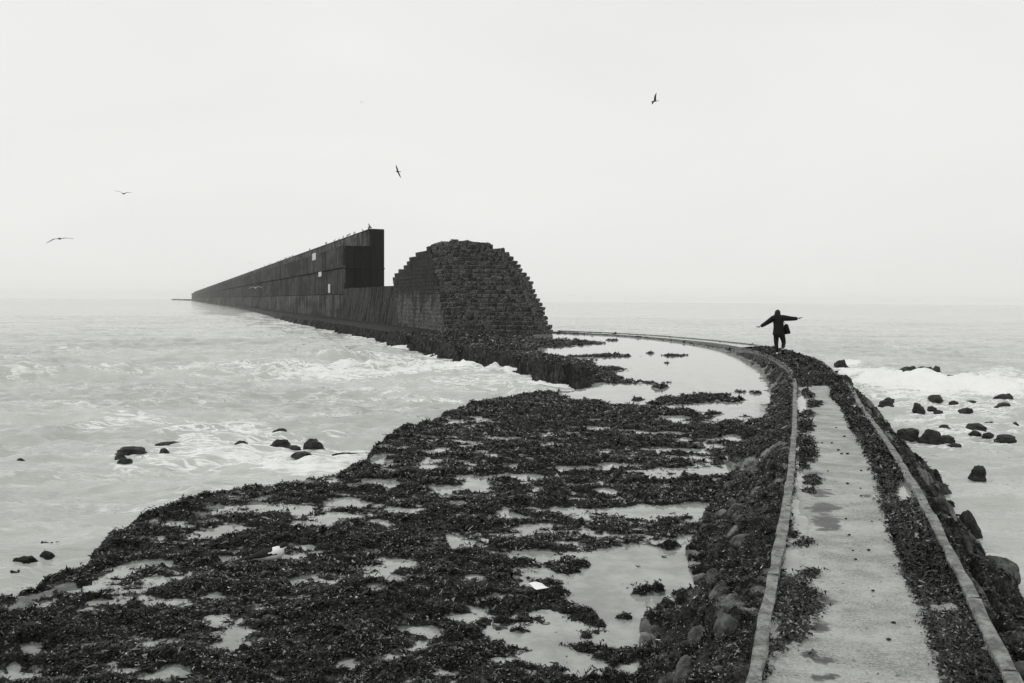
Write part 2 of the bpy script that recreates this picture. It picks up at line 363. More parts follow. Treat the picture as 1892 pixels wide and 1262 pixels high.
def terrain(x, y):
    """height, weed cover, bank mask of the reef, the rubble banks and the apron round the ruin"""
    r = np.hypot(x, y)
    wobx = .35*fbm(x*.9, y*.9, 3, 31); woby = .35*fbm(x*.9+50, y*.9, 3, 33)
    s = np.clip(r*.045, .3, 2.0)
    sdr = poly_sd(x+wobx*s*.6, y+woby*s*.6, REEF)
    px, py = proj(x, y, Z_REEF)
    front = (y > 1)
    n_big = fbm(x*.55, y*.8, 4, 3); n_mid = fbm(x*2.3, y*3.0, 4, 9); n_fine = fbm(x*11, y*11, 3, 15)
    n_sm = fbm(x*5, y*9, 4, 27, .6); wob = .40*fbm(x*3.2, y*5.5, 4, 21)+.26*n_fine
    cover = .74+.34*n_mid+.22*n_big+.24*n_sm
    cover = np.where((py > 765) & front, cover-.10, cover+.12)
    pm = ell(px, py, pools, wob*1.5+.12*(x < 0))
    bsd = poly_sd(px, py, bigpool); bp = sst(-8, 8, bsd+26*wob)
    fsd = poly_sd(px, py, farpool); fp = sst(-4, 4, fsd+9*wob*np.clip((py-600)/100, .2, 1.4))
    far = (y > 1) & (y < 70)
    P = np.where(far, np.maximum(np.maximum(pm, bp), fp), 0)
    isl = np.where(far, ell(px, py, islands, wob*1.1), 0)
    P = P*(1-isl)
    rim = 1-sst(.25, .9, sdr)
    cover = np.where(y < 45, cover, cover+.3)
    P = P*sst(.1, .5, sdr)
    cover = cover*(1-P)+(-.35)*P
    cover = np.maximum(cover, rim*.85*(1-P*.8))
    cl, sl, _ = line_dist(x, y, KLs); cr, sr, ir = line_dist(x, y, KRs)
    e = np.where(sl < 0, cl, -cl); er = np.where(sr > 0, cr, -cr); er = np.where((x < 3) & (y > 40), -cr, er)
    zl = np.interp(np.clip(ir, 0, len(KRs)-1), np.arange(len(KRs)), KRs[:, 2])
    w1, w2, wid = worley(x*3.4+.3*n_mid, y*3.4+.3*n_big, 2); rock = np.clip((w2-w1)*1.6, 0, 1)**.6
    w3, w4, wid2 = worley(x*6, y*6, 7); rock2 = np.clip((w4-w3)*1.5, 0, 1)**.6
    lw = sst(10, 7, y)*(x < -2); rag = lw*.32*fbm(x*1.6, y*1.9, 4, 51)
    fall = sst(0, 1, (sdr+rag)/(np.where(y > 24, .5, .75)+.55*lw)+.35*(1-lw)+.12*lw)
    h = -1.55+(Z_REEF+1.55-.012)*fall
    veg = np.clip(cover, 0, 1)
    h = h+(.055*(veg-.5)+.018*n_fine*(.3+veg)+.03*np.clip(n_big, -1, 1)*veg)*fall+.028*n_mid*veg*fall
    # broad rounded weed hummocks near the sea edge
    h = h+.045*rim*np.clip(1+2*n_mid, 0, 2)*fall*.5
    far_f = 1-sst(30, 44, y)
    wl = (.82+.16*fbm(x*.8, y*.8, 2, 44))*(1-.38*sst(12, 19, y))*(1-.6*sst(24, 34, y))
    past = (x < 2.9) & (y > 40)
    hb = zl-.10-(.36-.1*rock*0)*sst(0, 1, e/wl)+(.13*(rock-.5)*(.4+wid)+.04*(rock2-.5)+.02*n_fine)*np.clip(e*5, .15, 1)
    hb = np.where((e < wl*1.02) & (e > -.3) & (sl < 0) & ~past, hb, -5)
    hb = np.where(y > 33, hb-.3*sst(33, 44, y), hb)
    wr = 1.15+.3*fbm(x*.5, y*.5, 2, 47)+1.3*sst(7, 2.5, y)*(y > -50)
    hr = zl-.10-1.75*np.clip(er/wr, 0, 3)**1.25*.8+(.34*(rock-.5)*(.4+wid)+.07*(rock2-.5)+.03*n_fine)*np.clip(er*4, .1, 1)
    hr = np.where((er > -.3), hr, -5)
    und = (e < .02) & (er < .02) & ~past; hu = zl-.16
    hR = np.where(er > 0, hr, -5)
    h = np.where(sdr < -.5, np.maximum(h, np.where(er > -.2, hR, h)), h)
    h = np.where(er > -.02, np.maximum(hR, np.where((er > .0), -3, h)), h)
    h = np.maximum(h, hb)
    h = np.where(und, hu, h)
    fx_, fy_ = proj(x, y, Z_SEA); fx_ = np.where(y > 1, fx_, -9e3)
    frg = ell(fx_, fy_, [(75, 1003, 40, 3), (46, 1030, 20, 4), (88, 1022, 14, 4), (24, 1052, 18, 4), (150, 982, 14, 4), (640, 838, 30, 4), (600, 846, 26, 3), (560, 838, 18, 3)], wob*1.3, .4)
    hf = np.where(frg > .02, Z_SEA-.11+.11*frg+.04*n_mid+.02*n_fine, -5); cover = np.where(hf > h, .85, cover); h = np.maximum(h, hf)
    bank = np.clip(np.where((hb > Z_REEF-.1) & (hb >= h-.001), 1, 0)+np.where(er > 0, 1, 0), 0, 1)*(y < 45)
    cov2 = .70+.35*n_mid+.3*n_big-.35*(rock-.6)
    cover = np.where(bank > 0, cov2, cover)
    return h, cover, bank, sdr, er, e

def polar(rs, th):
    R, TH = np.meshgrid(rs, th, indexing='ij'); return (R*np.sin(TH)).ravel(), (R*np.cos(TH)).ravel()
D = math.radians
th_r = np.r_[np.linspace(D(-180), D(-42), 50)[:-1], np.linspace(D(-42), D(42), 640), np.linspace(D(42), D(180), 50)[1:]]
rs_r = np.r_[np.linspace(.3, 3, 18)[:-1], np.exp(np.linspace(math.log(3), math.log(130), 800)), np.exp(np.linspace(math.log(131), math.log(300), 60))]
gx, gy = polar(rs_r, th_r)
H, COV, BANK, SDR, ER, EL = terrain(gx, gy)
Q = grid_q(len(rs_r), len(th_r)); keep = (H[Q].max(1) > Z_SEA-.25)
V, Q2, A = compact(np.stack([gx, gy, H], 1), Q[keep][:, ::-1], {'weed': COV, 'bank': BANK})
reef = mesh_np('reef', V, Q2, M_reef, True, A); tag(reef, kind='structure')
# tide pools: one still sheet of water lying in the hollows of the reef
ci = np.arange(0, len(rs_r), 2); cj = np.arange(0, len(th_r), 2)
gi = (ci[:, None]*len(th_r)+cj[None]).ravel()
X2, Y2, S2, E2 = gx[gi], gy[gi], SDR[gi], EL[gi]
ed_, _, _ = line_dist(X2, Y2, np.array(EDGE+[(-5.6, 4.8), (-6.2, 1), (-6, -5)]))
Qc = grid_q(len(ci), len(cj))
oks = (ed_ > np.where((X2 < -2) & (Y2 < 10), 1.05+.35*vnoise(X2*2.1, Y2*2.1, 140), .55)) & ((S2 > 0) | ((E2 > -.3) & (E2 < 1.5) & (ER[gi] < -.3))) & (Y2 < 70)
okc = oks[Qc].all(1)
V, Q3, A = compact(np.stack([X2, Y2, np.full(len(X2), Z_POOL)], 1), Qc[okc][:, ::-1], {})
tag(mesh_np('tide_pool_water', V, Q3, M_pool, False), kind='structure')

# ------------------------------------------------------------------ sea
LROCKS = [(500, 534, 808, 794, 'dark pointed rock standing alone farthest out in the left surf'), (497, 537, 826, 814, 'grey flat-topped rock left of the big block at the reef edge'), (557, 603, 832, 811, 'big dark blocky boulder awash beside the reef point'),
          (529, 557, 833, 825, 'low dark rock tucked in front of the big blocky boulder'), (537, 576, 845, 836, 'flat ragged rock awash nearest the reef point'), (430, 461, 827, 817, 'small domed rock alone in white foam mid-way along the row'), (282, 332, 829, 819, 'long low rock trailing right behind a small round rock'),
          (295, 314, 842, 830, 'small round rock in front of the long low rock'), (215, 272, 839, 828, 'long wedge-shaped rock with a thin right end in the left cluster'), (211, 234, 850, 840, 'small dark rock in the middle of the left cluster'), (217, 243, 862, 848, 'nearest small rock at the foot of the left cluster'), (30, 45, 856, 850, 'tiny rock just breaking the water at far left')]
RROCKS = [(1656, 1700, 694, 677, 'broad left half of the large rock behind the breaking wave'), (1690, 1728, 697, 678, 'middle hump of the large rock behind the breaking wave'), (1718, 1742, 697, 677, 'steep right end of the large rock behind the breaking wave'), (1747, 1764, 700, 694, 'small low rock just right of the large rock behind the wave'), (1764, 1790, 701, 695, 'long thin rock trailing right from the large rock'),
          (1683, 1708, 731, 722, 'low hooked rock at the near edge of the white surf'), (1716, 1742, 740, 731, 'smooth low rock with pointed ends near the white surf'), (1621, 1635, 731, 728.5, 'thin sliver of rock close to the path bank'), (1633, 1652, 743, 736, 'small rock behind the flat one by the bank'), (1624, 1652, 750, 741, 'flat rock touching the path bank below the surf'),
          (1683, 1708, 760, 746, 'round dark rock in the middle of the shallows'), (1714, 1730, 758, 752, 'small pebble-like rock right of the round dark one'), (1726, 1743, 765, 759, 'small flat rock below the pebble-like one'), (1754, 1772, 748, 742, 'small low rock in streaky foam, centre right'), (1785, 1815, 747, 742, 'thin curved rock in streaky foam'),
          (1772, 1796, 762, 755, 'small peaked rock in streaky foam'), (1836, 1874, 744, 729, 'largest domed rock at the right edge of the shallows'), (1840, 1868, 753, 745, 'flat rock just below the domed rock at right edge'), (1657, 1697, 811, 793, 'ragged weedy rock touching the bank above the long one'), (1698, 1741, 815, 795, 'big oblong weedy rock in the shallows'),
          (1735, 1766, 816, 807, 'low tail stretching right from the oblong weedy rock'), (1735, 1758, 797, 787, 'small rock behind the oblong weedy rock'), (1783, 1822, 797, 784, 'humped rock between the oblong rock and the right edge'), (1817, 1841, 789, 781, 'pale low rock behind the humped one'), (1791, 1812, 805, 798, 'small dark rock below the humped one'),
          (1815, 1834, 808, 801, 'pale ragged rock right of the small dark one'), (1840, 1874, 816, 806, 'flat spreading rock near the right edge of the picture'), (1866, 1884, 792, 782, 'rock cut by the right edge of the picture'), (1748, 1777, 832, 822, 'flat oval rock alone in calm water'), (1792, 1821, 884, 863, 'tall stump-like rock standing in calm water with its reflection')]
foamE = [(860, 684, 130, 12, 1), (955, 690, 28, 11, 1.2), (650, 690, 250, 9, .8), (470, 682, 220, 12, .68), (150, 690, 180, 10, .55), (705, 660, 80, 8, .75), (560, 596, 60, 6, .8), (620, 606, 40, 7, .9), (690, 622, 50, 7, 1.1), (740, 640, 26, 7, 1.1),
         (830, 658, 70, 6, .95), (880, 668, 60, 6, .9), (480, 581, 40, 4, .6), (900, 712, 180, 14, .45), (1015, 711, 55, 8, .95), (180, 788, 100, 13, .5), (240, 775, 60, 9, .55), (450, 832, 150, 22, .78), (560, 852, 150, 18, .8), (400, 800, 130, 10, .6), (620, 806, 26, 6, .8),
         (380, 812, 60, 8, .5), (350, 852, 120, 12, .45), (700, 752, 140, 15, .3), (590, 830, 70, 14, .7), (640, 840, 60, 10, .8), (820, 745, 60, 8, .5), (100, 745, 110, 12, .28), (40, 660, 60, 8, .3), (520, 640, 120, 8, .22),
         (1720, 712, 160, 17, 1.15), (1850, 716, 90, 20, 1.2), (1600, 692, 60, 12, 1.1), (1650, 704, 90, 13, 1.2), (1800, 752, 120, 14, .5), (1700, 775, 90, 12, .45), (1650, 742, 60, 14, .6), (1572, 672, 26, 8, 1.1), (1850, 692, 50, 8, .8), (1780, 800, 100, 14, .35), (1720, 820, 60, 8, .4), (1715, 730, 140, 8, .9),
         (1715, 870, 30, 4, .4), (1730, 885, 20, 3, .35), (1840, 770, 50, 10, .5)]
for a in LROCKS+RROCKS:
    if a[3] < 850: foamE.append(((a[0]+a[1])/2, a[2]+1, (a[1]-a[0])*.85+5, 3+(a[2]-a[3])*.25, .62))
ridges = [([(-60, 704), (10, 701), (130, 700), (330, 690)], .30, .45), ([(290, 692), (420, 695), (560, 691)], .28, .4), ([(545, 664), (600, 668), (645, 670), (700, 661)], .50, .5), ([(480, 693), (700, 689), (900, 692), (978, 693)], .40, .5),
          ([(20, 762), (120, 752), (210, 762)], .12, .35), ([(10, 822), (130, 792), (270, 777)], .10, .3), ([(380, 622), (520, 626), (600, 622)], .22, .8), ([(20, 650), (160, 655), (260, 650)], .2, .7), ([(150, 610), (300, 612)], .2, 1.1),
          ([(1560, 690), (1640, 704), (1750, 714), (1900, 724), (2000, 730)], .38, .7), ([(300, 835), (420, 828), (500, 835)], .06, .2), ([(430, 805), (480, 803), (540, 806)], .06, .25), ([(1500, 610), (1640, 612)], .18, 1.), ([(1600, 640), (1760, 645)], .15, .7)]
th_s = np.r_[np.linspace(D(-180), D(-40), 40)[:-1], np.linspace(D(-40), D(40), 460), np.linspace(D(40), D(180), 40)[1:]]
rs_s = np.r_[np.linspace(.5, 4, 8)[:-1], np.exp(np.linspace(math.log(4), math.log(160), 640)), np.exp(np.linspace(math.log(163), math.log(3050), 100))]
sx, sy = polar(rs_s, th_s); rr = np.hypot(sx, sy)
px, py = proj(sx, sy, Z_SEA); px = np.where(sy > 1, px, -9e3)
fade = 1-sst(120, 500, rr)
ca, sa = math.cos(D(8)), math.sin(D(8)); wx = sx*ca+sy*sa; wy = -sx*sa+sy*ca
amp = np.where(sx < 0, 1, .75)*(.45+.55*sst(8, 30, rr))*(1-.6*sst(45, 100, rr))
wz = (.22*fbm(wx*.12, wy*.36, 3, 60)+.16*fbm(wx*.42+9, wy*1.25, 4, 64, .6)+.035*fbm(wx*1.7, wy*4, 3, 70))*amp*fade
fo = np.zeros(len(sx))
for e in foamE:
    q = np.hypot((px-e[0])/(e[2]*1.25), (py-e[1])/(e[3]*1.35)); fo = np.maximum(fo, e[4]*(1-sst(.35, 1.1, q)))
for P, a, w in ridges:
    L = catmull([at(x, y, Z_SEA)[:2] for x, y in P], 5)
    box = (sx > L[:, 0].min()-4) & (sx < L[:, 0].max()+4) & (sy > L[:, 1].min()-4) & (sy < L[:, 1].max()+4)
    d, s_, i_ = line_dist(sx[box], sy[box], L)
    d = d+.0; n = fbm(sx[box]*1.1, sy[box]*1.1, 3, 80); d = np.abs(d*np.sign(s_)+.55*w*n*1.2)
    en = np.sin(np.clip(i_/(len(L)-1), 0, 1)*math.pi)**.5
    g = a*np.exp(-(d/w)**2)*en*(1+.6*n); wz[box] = wz[box]+g
    fo[box] = np.maximum(fo[box], .42*np.exp(-(d/(w*1.6))**2)*en*(a > .11))
lo = (sx < 6)*(sy > 9)*(sy < 60)*(sx > -30); fo = np.maximum(fo, .20*lo*(1-sst(25, 60, sy))*(1+fbm(sx*.15, sy*.4, 3, 95)))
sdsea = np.full(len(sx), -99.); nb_ = rr < 120; sdsea[nb_] = poly_sd(sx[nb_], sy[nb_], REEF)
fo = np.maximum(fo, .62*np.exp(-np.clip(-sdsea, 0, 99)/.8)*(sy > 11)*(1+.5*fbm(sx*.6, sy*.6, 2, 97)))
wz = np.where(fo > .2, wz+.05*(fo-.2)*(1+fbm(sx*2.5, sy*2.5, 3, 90)), wz)
Q = grid_q(len(rs_s), len(th_s))
hs, _, _, sds, ers, _ = terrain(sx[rr < 300], sy[rr < 300]); land = np.zeros(len(sx), bool); land[rr < 300] = hs > Z_SEA+.45
V, Q4, A = compact(np.stack([sx, sy, Z_SEA+wz], 1), Q[~land[Q].all(1)][:, ::-1], {'foam': fo})
sea = mesh_np('sea', V, Q4, M_sea, True, A); tag(sea, kind='structure')

# ------------------------------------------------------------------ causeway path
NC = 44; NL = 1400
tt = np.linspace(0, 1, NL)**1.6
cl_ = np.stack([np.interp(tt, np.linspace(0, 1, len(KLs)), KLs[:, i]) for i in range(3)], 1)
# right edge found across the path, so that the rungs stay square to it
KRf = resample(catmull(KR), .05)
tan = np.gradient(cl_[:, :2], axis=0); tan /= np.hypot(*tan.T)[:, None]; nr = np.stack([tan[:, 1], -tan[:, 0]], 1)
cr_ = np.zeros_like(cl_)
for i in range(NL):
    dv = KRf[:, :2]-cl_[i, :2]; along = np.abs(dv@tan[i])+np.where(dv@nr[i] < 0, 50, 0); cr_[i] = KRf[np.argmin(along)]
uu = np.linspace(0, 1, NC)
PV = cl_[:, None]*(1-uu[None, :, None])+cr_[:, None]*uu[None, :, None]
PV = PV.reshape(-1, 3); UU = np.tile(uu, NL)
x, y = PV[:, 0], PV[:, 1]; px, py = proj(x, y, PV[:, 2]); px = np.where(y > 1, px, -9e3)
pw = .34*fbm(x*5, y*9, 4, 101)+.16*fbm(x*22, y*34, 3, 104)
puddE = [(1481, 964, 14, 20), (1464, 1030, 20, 26), (1477, 880, 9, 20), (1474, 825, 5, 14), (1481, 743, 12, 19), (1474, 714, 4, 6), (1473, 785, 4, 12), (1672, 904, 20, 20), (1581, 746, 8, 9), (1468, 930, 10, 20), (1476, 850, 6, 12)]
stainE = [(1525, 935, 27, 10), (1527, 960, 28, 16), (1515, 907, 25, 7), (1520, 1106, 26, 9), (1515, 1153, 22, 10), (1499, 1202, 13, 6), (1524, 1217, 22, 7), (1603, 913, 11, 3), (1531, 1243, 22, 5), (1500, 882, 16, 8), (1504, 872, 16, 5), (1600, 1240, 8, 3)]
weedE = [(1490, 835, 18, 17), (1500, 885, 13, 10), (1465, 980, 11, 11), (1486, 1000, 15, 6), (1497, 1053, 22, 8), (1465, 1085, 34, 22), (1478, 1115, 46, 26), (1460, 1160, 30, 26), (1487, 763, 15, 8), (1487, 786, 16, 11), (1488, 815, 15, 12), (1495, 905, 10, 4), (1440, 1190, 10, 14),
         (1480, 860, 12, 8), (1505, 700, 60, 12), (1490, 728, 12, 8), (1500, 745, 14, 6), (1499, 1202, 8, 3), (1550, 715, 14, 20)]
pud = ell(px, py, puddE, pw); stn = ell(px, py, stainE, pw*1.5, .5); wd = ell(px, py, weedE, pw)
rb = np.interp(py, [690, 712, 733, 752, 790, 803, 856, 895, 933, 1009, 1082, 1120, 1181, 1242], [1500, 1530, 1536, 1557, 1572, 1582, 1609, 1624, 1628, 1655, 1678, 1704, 1716, 1735])
strip = sst(-8, 10, px-rb+28*pw*np.clip((py-640)/400, .3, 1.2)); strip = np.where((px > -1000) & (py > 690), strip, sst(.68, .74, UU+pw*.2))
strip = strip*(1-ell(px, py, [(1746, 1120, 28, 7), (1690, 1118, 14, 6)], pw))
farw = sst(708, 700, py)*(px > -1000)*(1-.75*sst(33, 40, y))
concr = ell(px, py, [(1517, 721, 20, 8), (1485, 658, 6, 1), (1395, 650, 25, 1.5)], pw*.7)
wd = np.clip(np.maximum(np.maximum(wd, strip), np.maximum(farw, .0))-concr*.9, 0, 1)*(1-pud)
wd = np.maximum(wd, (1-sst(.02, .07, UU+.12*pw))*.8*(1-pud))
stn = np.maximum(stn, wd*.6)
far2 = sst(36, 42, y)
PV[:, 2] += -.02+.006*fbm(x*3, y*3, 3, 110)-.035*pud+.022*wd*(.6+fbm(x*14, y*14, 2, 120))-.13*far2
PV[:, 2] += .03*np.exp(-((py-700)/4.)**2)*(px > 0)
path = mesh_np('path', PV, grid_q(NL, NC)[:, ::-1], M_path, True, {'weed': wd, 'stain': stn}); tag(path, kind='structure')
# puddles: strips of water filling the dips beside the kerbs
pq = grid_q(NL, NC); okp = (pud[pq].max(1) > .25) | (y[pq].min(1) > 38)
V, Q5, _ = compact(np.stack([PV[:, 0], PV[:, 1], np.where(y > 36, PV[:, 2]+.13-.03*wd, -.036)], 1), pq[okp][:, ::-1], {})
tag(mesh_np('path_puddles', V, Q5, M_pool), kind='structure')

def kerb(K, name, label, wdt, hgt, step, drop):
    root = empty(name, tuple(K[0])); tag(root, label, 'kerb', 'kerbs edging the causeway path')
    P = resample(K, step); org = Vector(K[0])
    for i in range(len(P)-1):
        a, b = Vector(P[i]), Vector(P[i+1]); d = (b-a); L = d.length; d.normalize(); n = Vector((d.y, -d.x, 0)).normalized()
        g = .006; bm = bmesh.new(); rings = []
        for k in range(5):
            p = a+d*(g+(L-2*g)*k/4)-org; ring = []
            for (w_, z_) in ((-.5, -.16-drop), (-.5, .75), (-.38, 1), (.38, 1), (.5, .75), (.5, -.16-drop)):
                zz = z_*hgt if z_ > 0 else z_
                j = Vector((random.uniform(-1, 1), random.uniform(-1, 1), random.uniform(-1, 1)))*.009
                ring.append(bm.verts.new(p+n*(w_*wdt)+Vector((0, 0, zz))+j))
            rings.append(ring)
        for A_, B_ in zip(rings, rings[1:]):
            for q in range(6): bm.faces.new((A_[q], A_[(q+1) % 6], B_[(q+1) % 6], B_[q]))
        bm.faces.new(rings[0][::-1]); bm.faces.new(rings[-1]); bmesh.ops.recalc_face_normals(bm, faces=bm.faces)
        bm_obj('kerb_stone', bm, M_kerb, root)
kerb(KLs, 'kerb', 'narrow pale kerb on the seaweed and tide pool side of the path', .074, .03, 1.05, .12)
kerb(KRs, 'kerb', 'narrow pale kerb on the open sea side, beside the strip of weed', .074, .03, 1.15, .12)

# ------------------------------------------------------------------ ruin
ZB = Z_REEF-.05
ruin = empty('stone_ruin', tuple(RO)); tag(ruin, 'dark ruined stone tower end with stepped, crumbling courses between the sea wall and path', 'ruin')
EV = np.array([.938, -.346, 0]); NVv = np.array([.346, .938, 0])
q = 5.406
silR = [(690+a/q, 430+b/q) for a, b in [(1775, 1000), (1770, 975), (1745, 925), (1728, 880), (1715, 830), (1690, 785), (1670, 735), (1645, 690), (1625, 640), (1605, 600), (1580, 555), (1560, 510), (1545, 465), (1520, 420), (1470, 380), (1445, 335), (1405, 292), (1375, 250), (1330, 210), (1290, 170), (1190, 140), (1060, 108)]]
silL = [(690+a/q, 430+b/q) for a, b in [(60, 560), (100, 530), (150, 485), (165, 450), (205, 380), (250, 330), (305, 290), (340, 245), (370, 200), (480, 150), (620, 112), (700, 100)]]
ry = np.array([b for a, b in silR])[::-1]; rx = np.array([a for a, b in silR])[::-1]
ly = np.array([b for a, b in silL])[::-1]; lx = np.array([a for a, b in silL])[::-1]
def pj(P): a, b = proj(P[0], P[1], P[2]); return float(a), float(b)
CH = .318; SET = .235
protos = []
for i in range(8):
    bm = bmesh.new(); bmesh.ops.create_cube(bm, size=1)
    bmesh.ops.bevel(bm, geom=bm.edges[:], offset=.13, segments=1, affect='EDGES')
    for v_ in bm.verts: v_.co += Vector([random.uniform(-1, 1)*.05 for _ in range(3)])
    me = bpy.data.meshes.new('stone_block'); bm.to_mesh(me); bm.free(); me.materials.append(M_ruin); protos.append(me)
def block(P, a, b, c, dirv, tilt=.03):
    o = bpy.data.objects.new('stone_block', random.choice(protos)); link(o, ruin)
    o.location = Vector(P)-Vector(RO); o.scale = (a, b, c)
    o.rotation_euler = (random.gauss(.14, .05), random.gauss(0, tilt), math.atan2(dirv[1], dirv[0])+random.gauss(0, tilt)); return o
core = Boxes(); side = Boxes(); face = Boxes(); nb = 0; k = 0
while True:
    z0 = ZB+k*CH; z1 = z0+CH; s = SET*k; lean = .09*(z0-ZB)
    Ok = RO+PD*(s/.749)+PN*lean; Ok = np.array([Ok[0], Ok[1], 0])
    mid = Ok+EV*2; mid[2] = z1; yt = pj(mid)[1]
    if yt < 449 or k > 26: break
    yq = yt+2
    xr = np.interp(yq, ry, rx); tr = 8.
    for t in np.linspace(.3, 9, 175):
        p = Ok+EV*t; p[2] = z1
        if pj(p)[0] >= xr: tr = t; break
    Lb = 14.3
    if yq < 528:
        xl = np.interp(yq, ly, lx)
        for t in np.linspace(0.2, 16, 160):
            p = Ok+PD*t; p[2] = z1
            if pj(p)[0] <= xl: Lb = t; break
    Lb = min(max(Lb, 1.), 14.3)
    # front course: individually placed blocks
    t = -.05
    while t < tr-.1:
        wd_ = min(random.uniform(.36, .74), max(.25, tr-t))
        if tr-t-wd_ < .25: wd_ = tr-t
        dep = random.uniform(.55, .85); out_ = random.gauss(0, .10); fr_ = (t+wd_/2)/tr; rough_ = (.08 < fr_ < .34 and k < 12) or (.62 < fr_ < .8 and 4 < k < 13) or k > 16
        if random.random() < .08 and k > 1: out_ += .25
        c_ = Ok+EV*(t+wd_/2)+NVv*(dep/2+out_); c_[2] = z0+CH/2
        if nb < 297: block(c_, wd_*(.94 if not rough_ else .86), dep, CH*(random.uniform(.82, .95) if not rough_ else random.uniform(.8, 1.15)), EV, .15 if rough_ else .03); nb += 1
        else:
            side.add(c_-EV*wd_*.48-NVv*dep/2-[0, 0, CH/2], EV*wd_*.95, NVv*dep, [0, 0, CH*.93], .02)
        t += wd_
    # right flank
    Rk = Ok+EV*tr; t = .0
    while t < Lb-.3:
        w_ = random.uniform(.4, .7); c_ = Rk+PD*t+EV*random.gauss(-.05, .04); c_[2] = z0
        side.add(c_-PN*.55, PD*w_*.95, PN*.6, [0, 0, CH*.94], .02); t += w_
    # left face: tight small masonry
    t = .05+(k % 2)*.2
    while t < Lb:
        w_ = min(random.uniform(.32, .6), Lb-t+.05); c_ = Ok+PD*t-PN*random.gauss(.0, .008); c_[2] = z0
        face.add(c_, PD*(w_-.022), PN*.45, [0, 0, CH-.022], .006); t += w_
    # back and top course stones
    t = 0
    while t < tr-.2:
        w_ = random.uniform(.4, .8); c_ = Ok+PD*(Lb-.55)+EV*t; c_[2] = z0+random.uniform(-.03, .03)
        side.add(c_, EV*w_*.95, PD*.6, [0, 0, CH*.95], .03); t += w_
    o_ = Ok+NVv*.12+EV*.15; o_[2] = z0
    core.add(o_, EV*max(tr-.45, .3), PD*max(Lb-.4, .3), [0, 0, CH-.03]); last = (Ok, tr, Lb, z1); k += 1
Ok, tr, Lb, z1 = last
for i in range(80):
    q_ = random.uniform(0, 1); c_ = Ok+EV*(-.1+q_*max(.4, tr-.8))+PD*random.uniform(0, max(.5, Lb-.9)); c_[2] = z1-.12+random.uniform(0, .34)*math.sin(q_*math.pi)
    side.add(c_, EV*random.uniform(.35, .8), NVv*random.uniform(.3, .6), [0, 0, random.uniform(.1, .26)], .07)
core.build('core', M_ruin, ruin).location = (0, 0, 0)
for nm, B_, mt in (('rubble_stones', side, M_ruin), ('masonry_face', face, M_face)):
    o = B_.build(nm, mt, ruin); o['kind'] = 'stuff'
for o in ruin.children:
    if o.name.split('.')[0] in ('core', 'rubble_stones', 'masonry_face'): o.location = -Vector(RO)

# low battered wall running on to the pier
wall = empty('masonry_wall', tuple(pier(12, 0, ZB))); tag(wall, 'low battered masonry wall with streaked stones joining the ruin to the tall pier', 'wall')
wb = Boxes(); cb = Boxes(); k = 0
while ZB+k*CH < 2.95:
    z0 = ZB+k*CH; lean = .17*(z0-ZB); u = 11.3+(k % 2)*.25
    while u < 44.6:
        w_ = random.uniform(.35, .75); c_ = pier(u, lean+random.gauss(0, .01), z0)
        wb.add(c_, PD*(w_-.03), PN*.5, [0, 0, CH-.025], .01); u += w_
    cb.add(pier(11.5, lean+.06, z0), PD*33, PN*5.2, [0, 0, CH]); k += 1
zt = ZB+k*CH; u = 11.3
while u < 44.5:
    w_ = random.uniform(.9, 1.4); c_ = pier(u, .5, zt+.003); wb.add(c_, PD*(w_-.03), PN*.6, [0, 0, random.uniform(.1, .2)], .02); u += w_
org = Vector(pier(12, 0, ZB))
o = wb.build('wall_stones', M_mason, wall); o['kind'] = 'stuff'; o.location = -org
cb.build('core', M_mason, wall).location = -org

# ------------------------------------------------------------------ pier
pr = empty('pier_wall', tuple(pier(45, 0, Z_SEA))); tag(pr, 'long tall dark concrete pier wall of stacked tiers receding to the horizon', 'pier')
porg = Vector(pier(45, 0, Z_SEA)); U0 = 45.3
def bevbox(name, u0, u1, v0, v1, z0, z1, mat, jit=0):
    bm = bmesh.new(); bmesh.ops.create_cube(bm, size=1)
    for v_ in bm.verts:
        u = u0 if v_.co.x < 0 else u1; v = v0 if v_.co.y < 0 else v1; z = z0 if v_.co.z < 0 else z1
        v_.co = Vector(pier(u, v, z))-porg
    bmesh.ops.recalc_face_normals(bm, faces=bm.faces)
    bmesh.ops.bevel(bm, geom=bm.edges[:], offset=.05, segments=1, affect='EDGES')
    return bm_obj(name, bm, mat, pr)
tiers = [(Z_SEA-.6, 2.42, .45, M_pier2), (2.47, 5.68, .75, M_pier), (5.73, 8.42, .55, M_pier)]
u = U0; i = 0; ends = []
while u < 1150:
    L = 13.6 if u < 290 else 30.
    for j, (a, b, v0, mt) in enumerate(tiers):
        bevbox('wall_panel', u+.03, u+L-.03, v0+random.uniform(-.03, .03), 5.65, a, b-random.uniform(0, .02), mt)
    bevbox('parapet_panel', u+.03, u+L-.03, 3.85+random.uniform(-.03, .03), 5.65, 8.45, 10.45-random.uniform(0, .03), M_pier2)
    u += L; i += 1
UE = u
# near end face: blackened slabs, its shade put into their colour, pale runs between
v = .9
for wv in (1.05, 1.1, 1.05): bevbox('end_panel', U0-.22, U0+.0, v, v+wv-.08, 2.2, 8.38, M_pierd); v += wv
bevbox('end_panel', U0-.3, U0+.0, 4.1, 5.62, 2.2, 10.42, M_pierd)
bevbox('end_ledge', U0-.36, U0-.0,   .8, 5.72, 5.60, 5.74, M_pierd)
# slim capping along the lower tier and the parapet
bevbox('coping', U0-.1, UE, 3.78, 5.7, 10.47, 10.54, M_pier2)
